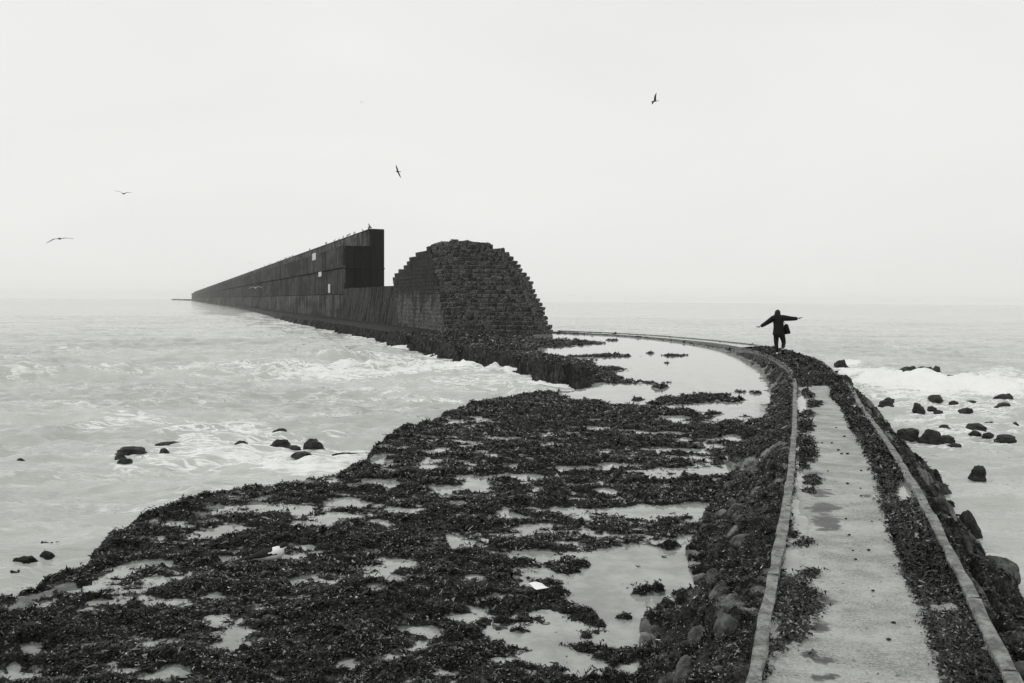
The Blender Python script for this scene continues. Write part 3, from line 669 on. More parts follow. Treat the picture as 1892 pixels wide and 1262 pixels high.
# low breakwater beyond the end
bb_ = empty('breakwater', tuple(pier(UE+2, 3, Z_SEA))); tag(bb_, 'low dark breakwater line trailing off beyond the far end of the pier', 'breakwater')
B_ = Boxes()
for i in range(60): B_.add(pier(UE+2+i*6, 1+random.uniform(-1, 1)-i*.45, Z_SEA-.5), PD*5.7, PN*4, [0, 0, random.uniform(1.3, 2.4)], .3)
B_.build('rubble', M_rock, bb_).location = -Vector(pier(UE+2, 3, Z_SEA))
# white boards fixed on the wall
def on_wall(px, py, v):      # world point on the wall's left face
    d = _f+_r*(px-CX)/F-_u*(py-CY)/F; q0 = pier(0, v, 0); n = PN
    t = ((q0-CAM)@n)/(d@n); return CAM+d*t
for (x0, y0, x1, y1, v, lab) in [(578, 468, 584.5, 480.5, .50, 'large white board high on the upper tier of the pier wall'), (589.5, 502, 595, 511, .70, 'small white board on the middle tier of the pier wall'), (607.5, 525, 611, 541, .70, 'narrow upright white board low beside the near corner of the pier')]:
    a = on_wall(x0, (y0+y1)/2, v); b = on_wall(x1, (y0+y1)/2, v); zt_ = on_wall((x0+x1)/2, y0, v)[2]; zb_ = on_wall((x0+x1)/2, y1, v)[2]
    c_ = (a+b)/2; o = empty('white_board', (c_[0], c_[1], zb_)); tag(o, lab, 'board', 'white boards on the pier')
    B_ = Boxes(); hl = np.hypot(*(a-b)[:2])/2
    B_.add(-PD*hl-PN*.09, PD*2*hl, PN*.05, [0, 0, zt_-zb_]); B_.build('panel', M_board, o)
    B_ = Boxes()
    for k_ in (-.7, .6): B_.add(PD*hl*k_-PN*.04+[0, 0, .1], PD*.08, PN*.06, [0, 0, zt_-zb_-.2])
    B_.build('bracket', M_beak, o)

# ------------------------------------------------------------------ boulders
def rock_mesh(seed, rough=.32, sub=3):
    rough *= 1.25
    bm = bmesh.new(); bmesh.ops.create_icosphere(bm, subdivisions=sub, radius=1); o_ = Vector((seed*7.3, seed*3.1, seed*1.7))
    for v_ in bm.verts:
        p = v_.co.copy(); n = mnoise.noise(p*.9+o_)*1.0+mnoise.noise(p*2.3+o_)*.55+mnoise.noise(p*5+o_)*.22
        c = mnoise.cell(p*1.3+o_)*.12
        v_.co = p*(1+rough*n+c*.4)
        v_.co.x *= 1+.25*max(-.2, -v_.co.z); v_.co.y *= 1+.25*max(-.2, -v_.co.z)
    return bm
def rock(x0, x1, yb, ytop, z, label, cat='rock', group=None, mat=None, name='boulder', rough=.3, dep=1., sub=3):
    P = at((x0+x1)/2, yb, z); dist = np.hypot(P[0], P[1]); sc = dist/F
    w = (x1-x0)*sc/2; h = (yb-ytop)*sc*(.88 if z == Z_SEA else 1); seed = random.randint(1, 999)
    bm = rock_mesh(seed, rough, sub)
    zm = max(v_.co.z for v_ in bm.verts); xm = max(abs(v_.co.x) for v_ in bm.verts)
    for v_ in bm.verts:
        v_.co.x *= w/xm; v_.co.y *= w*dep/xm*.8; v_.co.z *= h/zm if v_.co.z > 0 else min(h, w)*.8
    bmesh.ops.recalc_face_normals(bm, faces=bm.faces); o = bm_obj(name, bm, mat or M_rock, None, mat is not None or sub > 3); az = math.atan2(P[0], P[1])
    o.location = (P[0]+math.sin(az)*w*dep*.3, P[1]+math.cos(az)*w*dep*.3, z+(.03 if z == Z_SEA and dist > 12 else -.02)); o.rotation_euler.z = -az
    return tag(o, label, cat, group)
GL = 'rocks in the surf left of the reef'; GR = 'rocks in the shallow water right of the path'
for a in LROCKS:
    rock(a[0], a[1], a[2], a[3], Z_SEA, a[4], group=GL)
for a in RROCKS:
    rock(a[0], a[1], a[2], a[3], Z_SEA, a[4], group=GR)
GB = 'boulders along the right bank of the path'
rock(1538, 1568, 680, 664, Z_SEA, 'tilted slab of rock sticking up from the bank near the walker', group=GB, rough=.45)
rock(1762, 1810, 990, 946, Z_SEA, 'largest smooth boulder overhanging the water at the right bank', group=GB, rough=.22, sub=4)
rock(1722, 1785, 985, 954, -.75, 'smooth slanting slab wedged behind the largest boulder', group=GB, rough=.2, sub=4)
rock(1702, 1756, 919, 893, Z_SEA, 'undercut pale-topped rock jutting over the water above the largest boulder', group=GB, rough=.3, sub=4)
rock(1688, 1724, 876, 860, -.7, 'dark square-edged block on the bank near the stump-like rock', group=GB, rough=.3)
rock(1650, 1690, 843, 824, -.55, 'layered dark rock on the bank beside the oblong weedy rock', group=GB)
rock(1615, 1648, 798, 784, -.5, 'dark rock on the bank level with the round rock in the shallows', group=GB)
rock(1588, 1625, 763, 750, -.5, 'dark humped rock on the bank where the surf begins', group=GB)
rock(1540, 1575, 708, 692, -.5, 'low dark rock on the bank beside the breaking wave', group=GB)
rock(1770, 1850, 1110, 1080, -.62, 'broad flat weedy stone on the bank nearest the right kerb', group=GB, mat=M_cob, rough=.2, sub=4)
rock(1830, 1905, 1200, 1165, -.62, 'weedy stone at the lower right corner outside the kerb', group=GB, mat=M_cob, rough=.2, sub=4)
rock(1800, 1880, 1056, 1030, -.9, 'pale-topped stone at the water line at right', group=GB, mat=M_cob, rough=.2, sub=4)
GC = 'pale stones on the left bank of the path'
for a in [(1266, 1318, 1192, 1152, 'round pale barnacled stone beside the big tide pool'), (1243, 1292, 1252, 1203, 'large pale stone with weed at the bottom edge left of the path'), (1318, 1368, 1160, 1130, 'flat pale stone between the round stone and the kerb'), (1335, 1400, 1028, 1008, 'long flat stone among weed half-way along the left bank'),
          (1350, 1420, 1000, 984, 'thin flat stone above the long flat one'), (1300, 1345, 1070, 1048, 'grey stone at the rim of the big tide pool'), (1310, 1372, 1096, 1076, 'low broad stone below the grey rim stone'), (1330, 1380, 900, 886, 'small flat stone on the far left bank'), (1300, 1350, 1252, 1225, 'pale stone at the bottom edge next to the large pale stone'),
          (1385, 1432, 868, 858, 'low flat stone near the left kerb, farthest of the pale ones'), (1345, 1400, 946, 930, 'rounded weedy stone beside the narrow tide pools')]:
    P = at((a[0]+a[1])/2, a[2], -.32); hh, cc, bk, sdv, erv, elv = terrain(np.array([P[0]]), np.array([P[1]]))
    rock(a[0], a[1], a[2], a[3], float(min(-.1, hh[0]-.02)), a[4], 'stone', GC, M_cob, 'stone', .2, 1., 3)

# ------------------------------------------------------------------ seaweed and shells (nobody could count them)
GH, GC_, GB_, GS, GR_, GE = [q_.reshape(len(rs_r), len(th_r)) for q_ in (H, COV, BANK, SDR, ER, EL)]
def scatter(n, rmin, rmax, accept, power=1.0):
    r = np.exp(rng.uniform(math.log(rmin), math.log(rmax), n)); t = rng.uniform(D(-40), D(40), n)
    fi = np.interp(r, rs_r, np.arange(len(rs_r))); fj = np.interp(t, th_r, np.arange(len(th_r))); i = fi.astype(int); j = fj.astype(int); a = fi-i; b = fj-j
    def g(G): return (G[i, j]*(1-a)+G[i+1, j]*a)*(1-b)+(G[i, j+1]*(1-a)+G[i+1, j+1]*a)*b
    h, c, b_, s, er, e = [g(G) for G in (GH, GC_, GB_, GS, GR_, GE)]; X, Y = r*np.sin(t), r*np.cos(t)
    k_ = accept(X, Y, h, c, b_, s, er, e, rng.uniform(0, 1, n)); return X[k_], Y[k_], h[k_], r[k_], c[k_]
def leaves(X, Y, Z, R, name, base=.016, flat=.5, tone=None, mat=M_weed, lift=.012, tri=False):
    n = len(X); s = base*np.maximum(R/5, .6)**.8*rng.lognormal(0, .4, n)
    a = rng.uniform(0, 2*math.pi, n); tl = rng.normal(0, flat, n); tl2 = rng.normal(0, flat, n)
    ux = np.stack([np.cos(a)*np.cos(tl), np.sin(a)*np.cos(tl), np.sin(tl)], 1)
    vx = np.stack([-np.sin(a)*np.cos(tl2), np.cos(a)*np.cos(tl2), np.sin(tl2)], 1)
    C_ = np.stack([X, Y, Z+lift*rng.uniform(.2, 1.6, n)*np.maximum(R/6, 1)**.5], 1); L = (s*rng.uniform(.8, 1.7, n))[:, None]; Wd = (s*rng.uniform(.35, .8, n))[:, None]
    if tri: V = np.concatenate([C_-ux*L, C_+vx*Wd*1.3+ux*L*.6, C_-vx*Wd+ux*L], 0)
    else: V = np.concatenate([C_-ux*L, C_+vx*Wd+ux*L*.15, C_+ux*L, C_-vx*Wd+ux*L*.1], 0)
    i_ = np.arange(n); Q_ = np.stack([i_+k*n for k in range(3 if tri else 4)], 1)
    tn = (np.where(rng.uniform(0, 1, n) < .16, rng.uniform(.25, 1, n), .2*rng.beta(1.2, 3, n))) if tone is None else tone  # a share of pale leaves: wet glints put into the tone
    if tri: tn = tn*np.clip(.85+1.1*fbm(X*.7, Y*.9, 3, 150)+.5*fbm(X*3.5, Y*5, 2, 155), .15, 2)
    o = mesh_np(name, V, Q_, mat, False, {'tone': np.tile(tn, 3 if tri else 4)}); tag(o, kind='stuff'); return o
X, Y, Z, R, C_ = scatter(1500000, 3.4, 75, lambda X, Y, h, c, b, s, er, e, u: (h > Z_SEA+.02) & (((b < .5) & (c > .38+.32*u) & ((er < 0) | (Y > 60))) | ((b > .5) & (c > .40+.35*u))) & ~((e < .08) & (er < .08)) & ~((er > -.02) & (er < .05)) & (Y < 62))
weedo = leaves(X, Y, Z, R, 'seaweed', .0066, .45, lift=.008, tri=True); tag(weedo, 'dark wet seaweed covering the reef and the banks of the path', 'seaweed')
# longer fronds draped over the weed, combed roughly one way by the ebb
X, Y, Z, R, C_ = scatter(26000, 3.6, 22, lambda X, Y, h, c, b, s, er, e, u: (h > Z_POOL) & (e > .02) & (c > .72) & (fbm(X*.9, Y*1.1, 2, 160) > -.1) & (u < .75))
n = len(X); ang = 2.7+.9*fbm(X*.35, Y*.35, 2, 165)+rng.normal(0, .8, n); ln = rng.uniform(.03, .085, n)*np.maximum(R/7, 1)**.5; wf_ = rng.uniform(.003, .007, n)*np.maximum(R/6, 1)**.6; cv = rng.normal(0, 1.0, n)
cx, cy = X.copy(), Y.copy(); rows = []
for k in range(5):
    a_ = ang+cv*(k/4-.3); hw = wf_*(1, 1.1, 1, .7, .15)[k]; zz = Z+.022+.012*math.sin(k*1.7)+.02*rng.uniform(0, 1, n)
    rows.append((np.stack([cx-np.sin(a_)*hw, cy+np.cos(a_)*hw, zz], 1), np.stack([cx+np.sin(a_)*hw, cy-np.cos(a_)*hw, zz+.004], 1)))
    cx = cx+np.cos(a_)*ln/4; cy = cy+np.sin(a_)*ln/4
V = np.concatenate([p for r_ in rows for p in r_]); i_ = np.arange(n)
Q_ = np.concatenate([np.stack([i_+2*k*n, i_+(2*k+1)*n, i_+(2*k+3)*n, i_+(2*k+2)*n], 1) for k in range(4)])
tn = np.tile(np.where(rng.uniform(0, 1, n) < .12, .45, .12*rng.uniform(0, 1, n)), 10)
kf = mesh_np('kelp_fronds', V, Q_, M_weed, True, {'tone': tn}); tag(kf, 'long thin wet fronds draped over the seaweed carpet', 'seaweed', kind='stuff')
# hanging fronds on the steep reef edge far back
n = 26000; ii = rng.integers(5, 24, n); tt_ = rng.uniform(0, 1, n); E_ = np.array(EDGE); P0 = E_[ii]; P1 = E_[ii+1]; Pm = P0+(P1-P0)*tt_[:, None]
dd = (P1-P0)/np.hypot(*(P1-P0).T)[:, None]; nn = np.stack([-dd[:, 1], dd[:, 0]], 1)
off = rng.uniform(-.35, .25, n); Px = Pm+nn*off[:, None]; hh_, _, _, _, _, _ = terrain(Px[:, 0], Px[:, 1])
kk = hh_ > Z_SEA-.1; fx, fy, fz = Px[kk, 0], Px[kk, 1], hh_[kk]; m_ = len(fx); ln = rng.uniform(.12, .38, m_); wdd = rng.uniform(.02, .06, m_)
dx = rng.normal(0, .06, m_); V = np.concatenate([np.stack([fx-wdd, fy, fz+.04], 1), np.stack([fx+wdd, fy, fz+.04], 1), np.stack([fx+wdd*.4+dx, fy-.10, fz-ln], 1), np.stack([fx-wdd*.4+dx, fy-.10, fz-ln], 1)])
i_ = np.arange(m_); fr = mesh_np('hanging_weed', V, np.stack([i_, i_+m_, i_+2*m_, i_+3*m_], 1), M_weed, False, {'tone': np.tile(.35*rng.beta(1.2, 3, m_), 4)})
tag(fr, 'dark fronds hanging down the steep reef edge above the waves', 'seaweed', kind='stuff')
# weed on the path itself
msk = wd > .35; idx = np.flatnonzero(msk); pyy = PV[:, 1]
pr_ = np.clip(1/np.maximum(pyy[idx], 2)**1.0, 0, 1)*(pyy[idx] > 2.5)*wd[idx]; area = np.repeat(np.r_[np.diff(tt), 0][:, None], NC, 1).ravel()[idx]
pr_ = pr_*area; pr_ /= pr_.sum(); pick = rng.choice(idx, 130000, p=pr_)
jx = rng.normal(0, .02, 130000); jy = rng.normal(0, .03, 130000)
po = leaves(PV[pick, 0]+jx, PV[pick, 1]+jy, PV[pick, 2], np.hypot(PV[pick, 0], PV[pick, 1]), 'path_weed', .0075, .5, lift=.006, tri=True)
tag(po, 'dark weed creeping over both sides of the concrete path', 'seaweed')
# shells, with wet glints put in as pale specks
X, Y, Z, R, C_ = scatter(42000, 3.6, 40, lambda X, Y, h, c, b, s, er, e, u: (h > Z_POOL) & (e > .05) & (c > .5) & (u < .42))
so = leaves(X, Y, Z+.012, R, 'shell_glints', .0036, .5, mat=M_shell_glint, lift=.02); tag(so, 'tiny pale shell and glint fragments scattered over the dark weed', 'shells and glints')
# pebbles on the bare concrete
bm = bmesh.new()
for (x_, y_) in [(1519, 818), (1537, 818), (1549, 831), (1566, 838), (1555, 838), (1591, 869), (1566, 893), (1590, 902), (1563, 958), (1611, 963), (1569, 988), (1605, 1016), (1576, 1017), (1581, 1033), (1613, 1091), (1651, 1150), (1642, 1181), (1591, 916), (1615, 921), (1545, 790), (1560, 806), (1530, 870)]:
    P = at(x_, y_, -.012); r_ = random.uniform(.006, .012)*max(1, P[1]/7)
    g_ = bmesh.ops.create_icosphere(bm, subdivisions=1, radius=r_, matrix=Matrix.Translation(Vector(P)) @ Matrix.Diagonal((1.3, 1, .7, 1)))
tag(bm_obj('pebbles', bm, M_sole, None, True), 'tiny dark pebbles dotted over the bare concrete path', 'pebbles', kind='stuff')

# ------------------------------------------------------------------ white card on the weed
P = at(995, 1085, Z_REEF+.07); bm = bmesh.new(); nC = 7
co = [at(976, 1078.5, -.36), at(998, 1078, -.37), at(1015, 1086.5, -.37), at(992, 1090.5, -.38)]
c0 = sum(co)/4; gv = []
for i in range(nC):
    row = []
    for j in range(nC):
        a, b = i/(nC-1), j/(nC-1); p = (co[0]*(1-a)*(1-b)+co[1]*a*(1-b)+co[2]*a*b+co[3]*(1-a)*b)-c0; p[2] += .012*math.sin(a*3)*(1-b)+.004*math.sin(b*7)
        row.append(bm.verts.new(p))
    gv.append(row)
for i in range(nC-1):
    for j in range(nC-1): bm.faces.new((gv[i][j], gv[i+1][j], gv[i+1][j+1], gv[i][j+1]))
bmesh.ops.recalc_face_normals(bm, faces=bm.faces); bmesh.ops.solidify(bm, geom=bm.faces[:], thickness=.003)
o = bm_obj('paper_sheet', bm, M_paper, None, True); o.location = c0; tag(o, 'clean white square sheet of paper lying on the dark weed by the big tide pool', 'paper')

# ------------------------------------------------------------------ birds
def lathe_body(bm, st, seg=8):
    """st: (y, z, rx, rz) stations"""
    R_ = []
    for (y_, z_, a, b) in st:
        R_.append([bm.verts.new((a*math.cos(2*math.pi*k/seg), y_, z_+b*math.sin(2*math.pi*k/seg))) for k in range(seg)])
    for A_, B2 in zip(R_, R_[1:]):
        for k in range(seg): bm.faces.new((A_[k], A_[(k+1) % seg], B2[(k+1) % seg], B2[k]))
    bm.faces.new(R_[0][::-1]); bm.faces.new(R_[-1]); bmesh.ops.recalc_face_normals(bm, faces=bm.faces)
def flyer(px, py, Y, span_px, label, mat_b, mat_w, yaw, roll, wl, wr, pitch=0):
    P = at_y(px, py, Y); sc = span_px*Y/F/2          # half span in metres
    r0 = empty('gull', tuple(P)); r0.rotation_euler = (D(pitch), D(roll), D(yaw)); r0.scale = (sc, sc, sc)
    tag(r0, label, 'gull', 'gulls in flight')
    bm = bmesh.new(); lathe_body(bm, [(-.42, .0, .02, .01), (-.3, 0, .05, .03), (-.1, 0, .085, .075), (.1, 0, .09, .08), (.25, .01, .06, .06), (.33, .02, .055, .055), (.40, .02, .04, .04), (.44, .015, .015, .015)])
    bm_obj('body', bm, mat_b, r0, True)
    bm = bmesh.new(); lathe_body(bm, [(.43, .015, .014, .014), (.50, .01, .008, .01), (.53, 0, .003, .003)], 6); bm_obj('beak', bm, M_beak, r0)
    bm = bmesh.new(); v_ = [bm.verts.new(p) for p in ((-.03, -.38, 0), (.03, -.38, 0), (.09, -.58, 0), (-.09, -.58, 0))]; bm.faces.new(v_); bmesh.ops.solidify(bm, geom=bm.faces[:], thickness=.012); bm_obj('tail', bm, mat_b, r0)
    for s_, (d1, d2) in ((-1, wl), (1, wr)):
        bm = bmesh.new(); x_ = z_ = 0; rows = []
        for (L_, an, c0_, c1_) in ((0, 0, .16, -.14), (.16, d1, .17, -.13), (.24, d1, .20, -.09), (.28, d2, .12, -.10), (.24, d2, -.02, -.12), (.12, d2, -.12, -.14)):
            x_ += L_*math.cos(D(an)); z_ += L_*math.sin(D(an)); rows.append([bm.verts.new((s_*(x_+.04), c0_, z_)), bm.verts.new((s_*(x_+.04), (c0_+c1_)/2, z_+.012)), bm.verts.new((s_*(x_+.04), c1_, z_))])
        for A_, B2 in zip(rows, rows[1:]):
            for k in (0, 1): bm.faces.new((A_[k], B2[k], B2[k+1], A_[k+1]))
        bmesh.ops.recalc_face_normals(bm, faces=bm.faces); bmesh.ops.solidify(bm, geom=bm.faces[:], thickness=.016); bm_obj('wing', bm, mat_w, r0, True)
flyer(1210, 187, 46, 30, 'dark gull banking high in the sky with one wing raised, right of centre', M_bdark, M_bdark, 55, -35, (15, -5), (38, 55))
flyer(735, 317, 34, 26, 'dark gull tilted steeply in the sky above the pier', M_bdark, M_bdark, 60, 50, (25, -5), (10, -10), 10)
flyer(228, 358, 52, 30, 'gull with thin raised wings seen head on, upper of the two at left', M_bgrey, M_bgrey, 5, 4, (30, 5), (28, 3))
flyer(110, 441, 45, 46, 'large gull gliding with drooping wings low at the far left', M_bgrey, M_bgrey, 12, -5, (2, -30), (6, -12))
flyer(472, 532, 85, 24, 'white gull flying in front of the dark pier wall', M_bwhite, M_bwhite, 10, -8, (35, -15), (25, -20))
flyer(668, 189, 110, 6, 'tiny distant gull speck high above the pier', M_bgrey, M_bgrey, 40, 30, (20, 0), (20, 0))
flyer(244, 386, 110, 5, 'tiny distant gull speck just below the head-on gull', M_bgrey, M_bgrey, 70, 0, (20, 0), (20, 0))
flyer(463, 487, 150, 12, 'faint pale distant gull above the receding pier', M_bwhite, M_bgrey, 10, 0, (20, 0), (20, 0))
# perched birds along the pier top
bm = bmesh.new(); lathe_body(bm, [(-.30, .10, .01, .01), (-.18, .16, .05, .04), (0, .24, .10, .11), (.1, .33, .08, .10), (.13, .44, .045, .06), (.15, .50, .055, .055), (.21, .50, .02, .02), (.28, .49, .006, .006)], 7)
for sx_ in (-.04, .04): bmesh.ops.create_cube(bm, size=1, matrix=Matrix.Translation((sx_, .02, .07)) @ Matrix.Diagonal((.015, .015, .14, 1)))
me = bpy.data.meshes.new('perched_gull'); bm.to_mesh(me); bm.free(); me.materials.append(M_bdark)
for i in range(30):
    u_ = U0+.6+(random.uniform(0, 1))**1.5*190; o = bpy.data.objects.new('perched_gull', me); link(o)
    if i == 0: u_ = U0+.8
    o.location = pier(u_, 3.9+random.uniform(0, .3), 10.54); sc = random.uniform(.6, .95) if i else 1.25; o.scale = (sc, sc, sc); o.rotation_euler.z = random.uniform(-3, 3)
    tag(o, 'dark gull perched on the top edge of the pier wall' if i else 'largest perched bird, standing upright at the pier corner nearest the ruin', 'gull', 'gulls perched along the pier top')

# standing gull on the reef
P = at(497, 1042, Z_REEF+.05); gs = .30*7/7
g0 = empty('standing_gull', tuple(P), D(-78)); tag(g0, 'dark-backed bird with a bright white breast crouching on the weed at left', 'gull')
sc = .42; g0.scale = (sc, sc, sc)
bm = bmesh.new(); lathe_body(bm, [(-.34, .13, .02, .02), (-.2, .17, .09, .07), (0, .20, .13, .12), (.15, .22, .13, .13), (.26, .25, .10, .11), (.30, .27, .06, .07)], 14); b0 = bm_obj('body', bm, M_bwhite, g0, True)
bm = bmesh.new(); lathe_body(bm, [(.20, .28, .06, .06), (.24, .34, .072, .07), (.29, .375, .07, .065), (.35, .375, .045, .045), (.38, .37, .02, .02)], 12); h0 = bm_obj('head', bm, M_bdark, g0, True)
bm = bmesh.new(); lathe_body(bm, [(.215, .255, .078, .05), (.27, .31, .078, .035), (.33, .335, .05, .028), (.36, .345, .02, .012)], 12); bm_obj('throat', bm, M_bwhite, h0, True)
bm = bmesh.new(); lathe_body(bm, [(.37, .37, .018, .018), (.44, .36, .012, .014), (.475, .35, .004, .006)], 8); bm_obj('beak', bm, M_beak, h0)
for s_ in (-1, 1):
    bm = bmesh.new(); bmesh.ops.create_icosphere(bm, subdivisions=1, radius=.010, matrix=Matrix.Translation((s_*.058, .32, .39))); bm_obj('eye', bm, M_sole, h0)
    bm = bmesh.new(); st = []
    for (y_, z_, hw) in ((.17, .25, .05), (.05, .26, .11), (-.15, .22, .11), (-.32, .17, .06), (-.52, .13, .012)):
        st.append([bm.verts.new((s_*(.02 if k == 0 else .085 if k == 1 else .142)*(1 if y_ > -.3 else .45), y_, z_+(hw*.75 if k == 0 else hw*.5 if k == 1 else -hw*.45))) for k in range(3)])
    for A_, B2 in zip(st, st[1:]):
        for k in (0, 1): bm.faces.new((A_[k], B2[k], B2[k+1], A_[k+1]))
    bmesh.ops.recalc_face_normals(bm, faces=bm.faces); bmesh.ops.solidify(bm, geom=bm.faces[:], thickness=.02); bm_obj('wing', bm, M_bdark, g0, True)
    bm = bmesh.new(); bmesh.ops.create_cone(bm, cap_ends=True, segments=6, radius1=.010, radius2=.014, depth=.16, matrix=Matrix.Translation((s_*.05, .03, .03))); bm_obj('leg', bm, M_beak, g0)
bm = bmesh.new(); v_ = [bm.verts.new(p) for p in ((-.04, -.3, .14), (.04, -.3, .14), (.06, -.52, .09), (-.06, -.52, .09))]; bm.faces.new(v_); bmesh.ops.solidify(bm, geom=bm.faces[:], thickness=.02); bm_obj('tail', bm, M_bwhite, g0)

# ------------------------------------------------------------------ the walker
def skin(name, V, E, R_, mat, parent, root=0, sub=2):
    bm = bmesh.new(); lay = bm.verts.layers.skin.verify(); vs = [bm.verts.new(v) for v in V]
    for a, b in E: bm.edges.new((vs[a], vs[b]))
    for i, v in enumerate(vs):
        rr_ = R_[i]; v[lay].radius = rr_ if isinstance(rr_, tuple) else (rr_, rr_); v[lay].use_root = (i == root)
    o = bm_obj(name, bm, mat, parent, True)
    o.modifiers.new('skin', 'SKIN').use_smooth_shade = True; s_ = o.modifiers.new('sub', 'SUBSURF'); s_.levels = s_.render_levels = sub
    dg = bpy.context.evaluated_depsgraph_get(); me2 = bpy.data.meshes.new_from_object(o.evaluated_get(dg)); o.modifiers.clear(); o.data = me2
    me2.polygons.foreach_set('use_smooth', [True]*len(me2.polygons))
    if not me2.materials: me2.materials.append(mat)
    return o
def chain(n, s=0): return [(i+s, i+s+1) for i in range(n-1)]
P = at(1437, 654.5, -.0); pe = empty('person', (P[0], P[1], -.012), -math.atan2(P[0], P[1]))
tag(pe, 'person seen from behind in black coat and trousers, arms outstretched, balancing along the path', 'person')
hipC = (.03, 0, .80)
V = [hipC, (.02, 0, 1.0), (.0, .02, 1.18), (-.01, .02, 1.30), (-.02, .0, 1.38), (-.03, .02, 1.46),      # 0..5 spine, neck
     (-.05, 0, .74), (-.05, .02, .42), (-.02, 0, .10),                                               # left leg 6..8
     (.13, 0, .74), (.20, .10, .44), (.17, -.20, .22),                                                # right leg 9..11
     (-.17, 0, 1.30), (-.40, 0, 1.13), (-.61, .02, .985),                                              # left arm 12..14
     (.17, 0, 1.32), (.44, 0, 1.29), (.66, .02, 1.295)]                                                # right arm
E = [(0, 1), (1, 2), (2, 3), (3, 4), (4, 5), (0, 6), (6, 7), (7, 8), (0, 9), (9, 10), (10, 11), (3, 12), (12, 13), (13, 14), (3, 15), (15, 16), (16, 17)]
R_ = [(.13, .10), (.12, .09), (.14, .10), (.12, .08), .05, .05, .085, .055, .04, .085, .055, .04, .055, .038, .026, .055, .038, .026]
body = skin('body', V, E, R_, M_skin, pe)
def hand(wr, d, sgn, up):
    d = Vector(d).normalized(); side_ = Vector((0, 1, 0)); nrm = d.cross(side_).normalized(); w_ = Vector(wr)
    V = [w_, w_+d*.045, w_+d*.085]; E = [(0, 1), (1, 2)]; R2 = [(.034, .030), (.046, .024), (.048, .022)]
    for k, (off, ln) in enumerate(((-.03, .062), (-.01, .074), (.011, .070), (.031, .056))):
        b = len(V); p = w_+d*.085+side_*off; V += [p, p+d*ln*.5+nrm*.002, p+d*ln*.95-nrm*up*.012]; E += [(2, b), (b, b+1), (b+1, b+2)]; R2 += [.0135, .012, .010]
    b = len(V); p = w_+d*.03-side_*.03; V += [p, p+d*.03-side_*.026, p+d*.06-side_*.034]; E += [(1, b), (b, b+1), (b+1, b+2)]; R2 += [.016, .013, .011]
    return skin('hand', V, E, R2, M_cloth, pe, 0, 1)  # silhouette darkness of the hands put in as black cloth colour
hand((-.62, .02, .982), (-1, .05, -.03), -1, 1); hand((.67, .02, 1.297), (.95, .05, .3), 1, 1)
# head with face, turned slightly down and forward
bm = bmesh.new(); bmesh.ops.create_uvsphere(bm, u_segments=20, v_segments=14, radius=1)
for v_ in bm.verts:
    c_ = v_.co; c_.x *= .074; c_.y *= .092; c_.z *= .112
    if c_.z < -.02: c_.x *= 1+c_.z*2.2; c_.y += .012*(-c_.z/.1)
hd = bm_obj('head', bm, M_skin, pe, True); hd.location = (-.035, .03, 1.50); hd.rotation_euler.x = D(-12)
for s_ in (-1, 1):
    bm = bmesh.new(); bmesh.ops.create_icosphere(bm, subdivisions=2, radius=.011, matrix=Matrix.Translation((s_*.03, .083, .004))); bm_obj('eye', bm, M_sole, hd, True)
    bm = bmesh.new(); bmesh.ops.create_icosphere(bm, subdivisions=2, radius=1, matrix=Matrix.Translation((s_*.076, .0, -.005)) @ Matrix.Diagonal((.008, .018, .03, 1))); bm_obj('ear', bm, M_skin, hd, True)
bm = bmesh.new(); bmesh.ops.create_cone(bm, cap_ends=True, segments=8, radius1=.014, radius2=.004, depth=.045, matrix=Matrix.Translation((0, .098, -.015)) @ Matrix.Rotation(D(-25), 4, 'X')); bm_obj('nose', bm, M_skin, hd, True)
bm = bmesh.new(); bmesh.ops.create_icosphere(bm, subdivisions=2, radius=1, matrix=Matrix.Translation((0, .088, -.052)) @ Matrix.Diagonal((.022, .006, .007, 1))); bm_obj('mouth', bm, M_sole, hd, True)
# long hair over the hood
bm = bmesh.new(); bmesh.ops.create_uvsphere(bm, u_segments=20, v_segments=16, radius=1)
for v_ in bm.verts:
    c_ = v_.co; w_ = max(0, -c_.z); yb_ = c_.y
    c_.x *= .098+.075*w_; c_.y = (c_.y*.11-.01)*(1 if yb_ < .3 else .45)-.05*w_; c_.z = c_.z*.115 if c_.z > 0 else c_.z*.29
hr = bm_obj('hair', bm, M_hair, pe, True); hr.location = (-.035, -.005, 1.495)
hood = skin('hood', [(-.03, -.03, 1.30), (-.09, -.01, 1.37), (.07, -.01, 1.36), (-.03, -.06, 1.38)], [(0, 1), (0, 2), (0, 3)], [(.26, .17), .15, .155, .13], M_cloth, pe)
V = [(.02, 0, .78), (.02, 0, .92), (.01, 0, 1.08), (-.005, 0, 1.22), (-.01, .01, 1.31), (-.18, 0, 1.29), (-.40, 0, 1.13), (-.62, .02, .985), (.18, 0, 1.31), (.44, 0, 1.29), (.67, .02, 1.297), (.02, 0, .66)]
coat = skin('coat', V, [(0, 1), (1, 2), (2, 3), (3, 4), (4, 5), (5, 6), (6, 7), (4, 8), (8, 9), (9, 10), (0, 11)],
            [(.31, .22), (.28, .20), (.28, .19), (.28, .18), (.22, .15), .12, .085, .062, .12, .085, .062, (.42, .27)], M_cloth, pe, 2)
V = [(.03, 0, .80), (-.065, 0, .72), (-.065, .02, .42), (-.025, 0, .08), (.125, 0, .72), (.20, .10, .44), (.17, -.20, .235)]
trou = skin('trousers', V, [(0, 1), (1, 2), (2, 3), (0, 4), (4, 5), (5, 6)], [(.16, .13), .12, .082, .056, .12, .084, .06], M_trou, pe, 0)
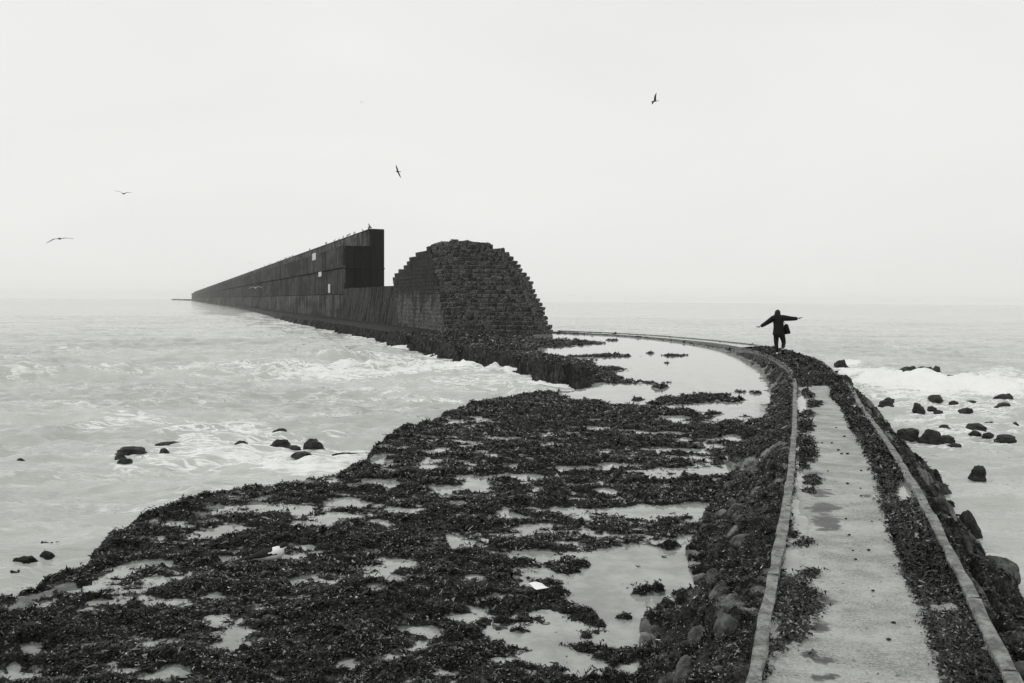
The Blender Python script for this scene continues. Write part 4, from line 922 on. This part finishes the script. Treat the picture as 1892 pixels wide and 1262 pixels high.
def shoe(name, heel, toe, up, mat):
    h_, t_ = Vector(heel), Vector(toe); m_ = (h_+t_)/2; o = skin(name, [tuple(h_), tuple(m_), tuple(t_)], [(0, 1), (1, 2)], [(.036, .042), (.042, .036), (.040, .026)], mat, pe); return o
s1_ = shoe('shoe', (-.022, -.05, .048), (-.03, .15, .04), 1, M_shoe)
s2_ = shoe('shoe', (.165, -.25, .20), (.175, -.12, .055), 1, M_shoe)
bm = bmesh.new(); bmesh.ops.create_cube(bm, size=1, matrix=Matrix.Translation((.172, -.222, .105)) @ Matrix.Rotation(D(-48), 4, 'X') @ Matrix.Diagonal((.08, .24, .02, 1))); bmesh.ops.bevel(bm, geom=bm.edges[:], offset=.008, segments=2, affect='EDGES'); bm_obj('sole', bm, M_sole, s2_)
# shoulder bag
bm = bmesh.new(); bmesh.ops.create_cube(bm, size=1)
for v_ in bm.verts:
    top = v_.co.z > 0; v_.co.x *= .13 if top else .24; v_.co.y *= .12 if top else .20; v_.co.z *= .36
bmesh.ops.bevel(bm, geom=bm.edges[:], offset=.025, segments=3, affect='EDGES')
bag = bm_obj('shoulder_bag', bm, M_cloth, None, True); bag.matrix_world = Matrix.Translation(pe.location) @ Matrix.Rotation(pe.rotation_euler.z, 4, 'Z') @ Matrix.Translation((.285, -.05, .92)) @ Matrix.Rotation(D(-9), 4, 'Y')
tag(bag, 'black shoulder bag hanging at the right hip of the balancing person', 'bag')
st_ = skin('strap', [(-.02, -.02, .17), (-.06, -.05, .30), (-.17, -.09, .42), (-.36, -.06, .50)], chain(4), [(.012, .008)]*4, M_cloth, bag, 0, 1)

# ------------------------------------------------------------------ sea air
m = bpy.data.materials.new('sea haze'); m.use_nodes = True; t_ = m.node_tree; t_.nodes.clear()
pv = N(t_, 'ShaderNodeVolumePrincipled'); pv.inputs['Color'].default_value = (1, 1, .97, 1); pv.inputs['Density'].default_value = .00024; pv.inputs['Anisotropy'].default_value = 0
om = N(t_, 'ShaderNodeOutputMaterial'); t_.links.new(pv.outputs[0], om.inputs['Volume'])
B_ = Boxes(); B_.add((-3100, -3100, -4.5), (6200, 0, 0), (0, 6200, 0), (0, 0, 22.5)); hz = B_.build('haze', m); tag(hz, kind='stuff')
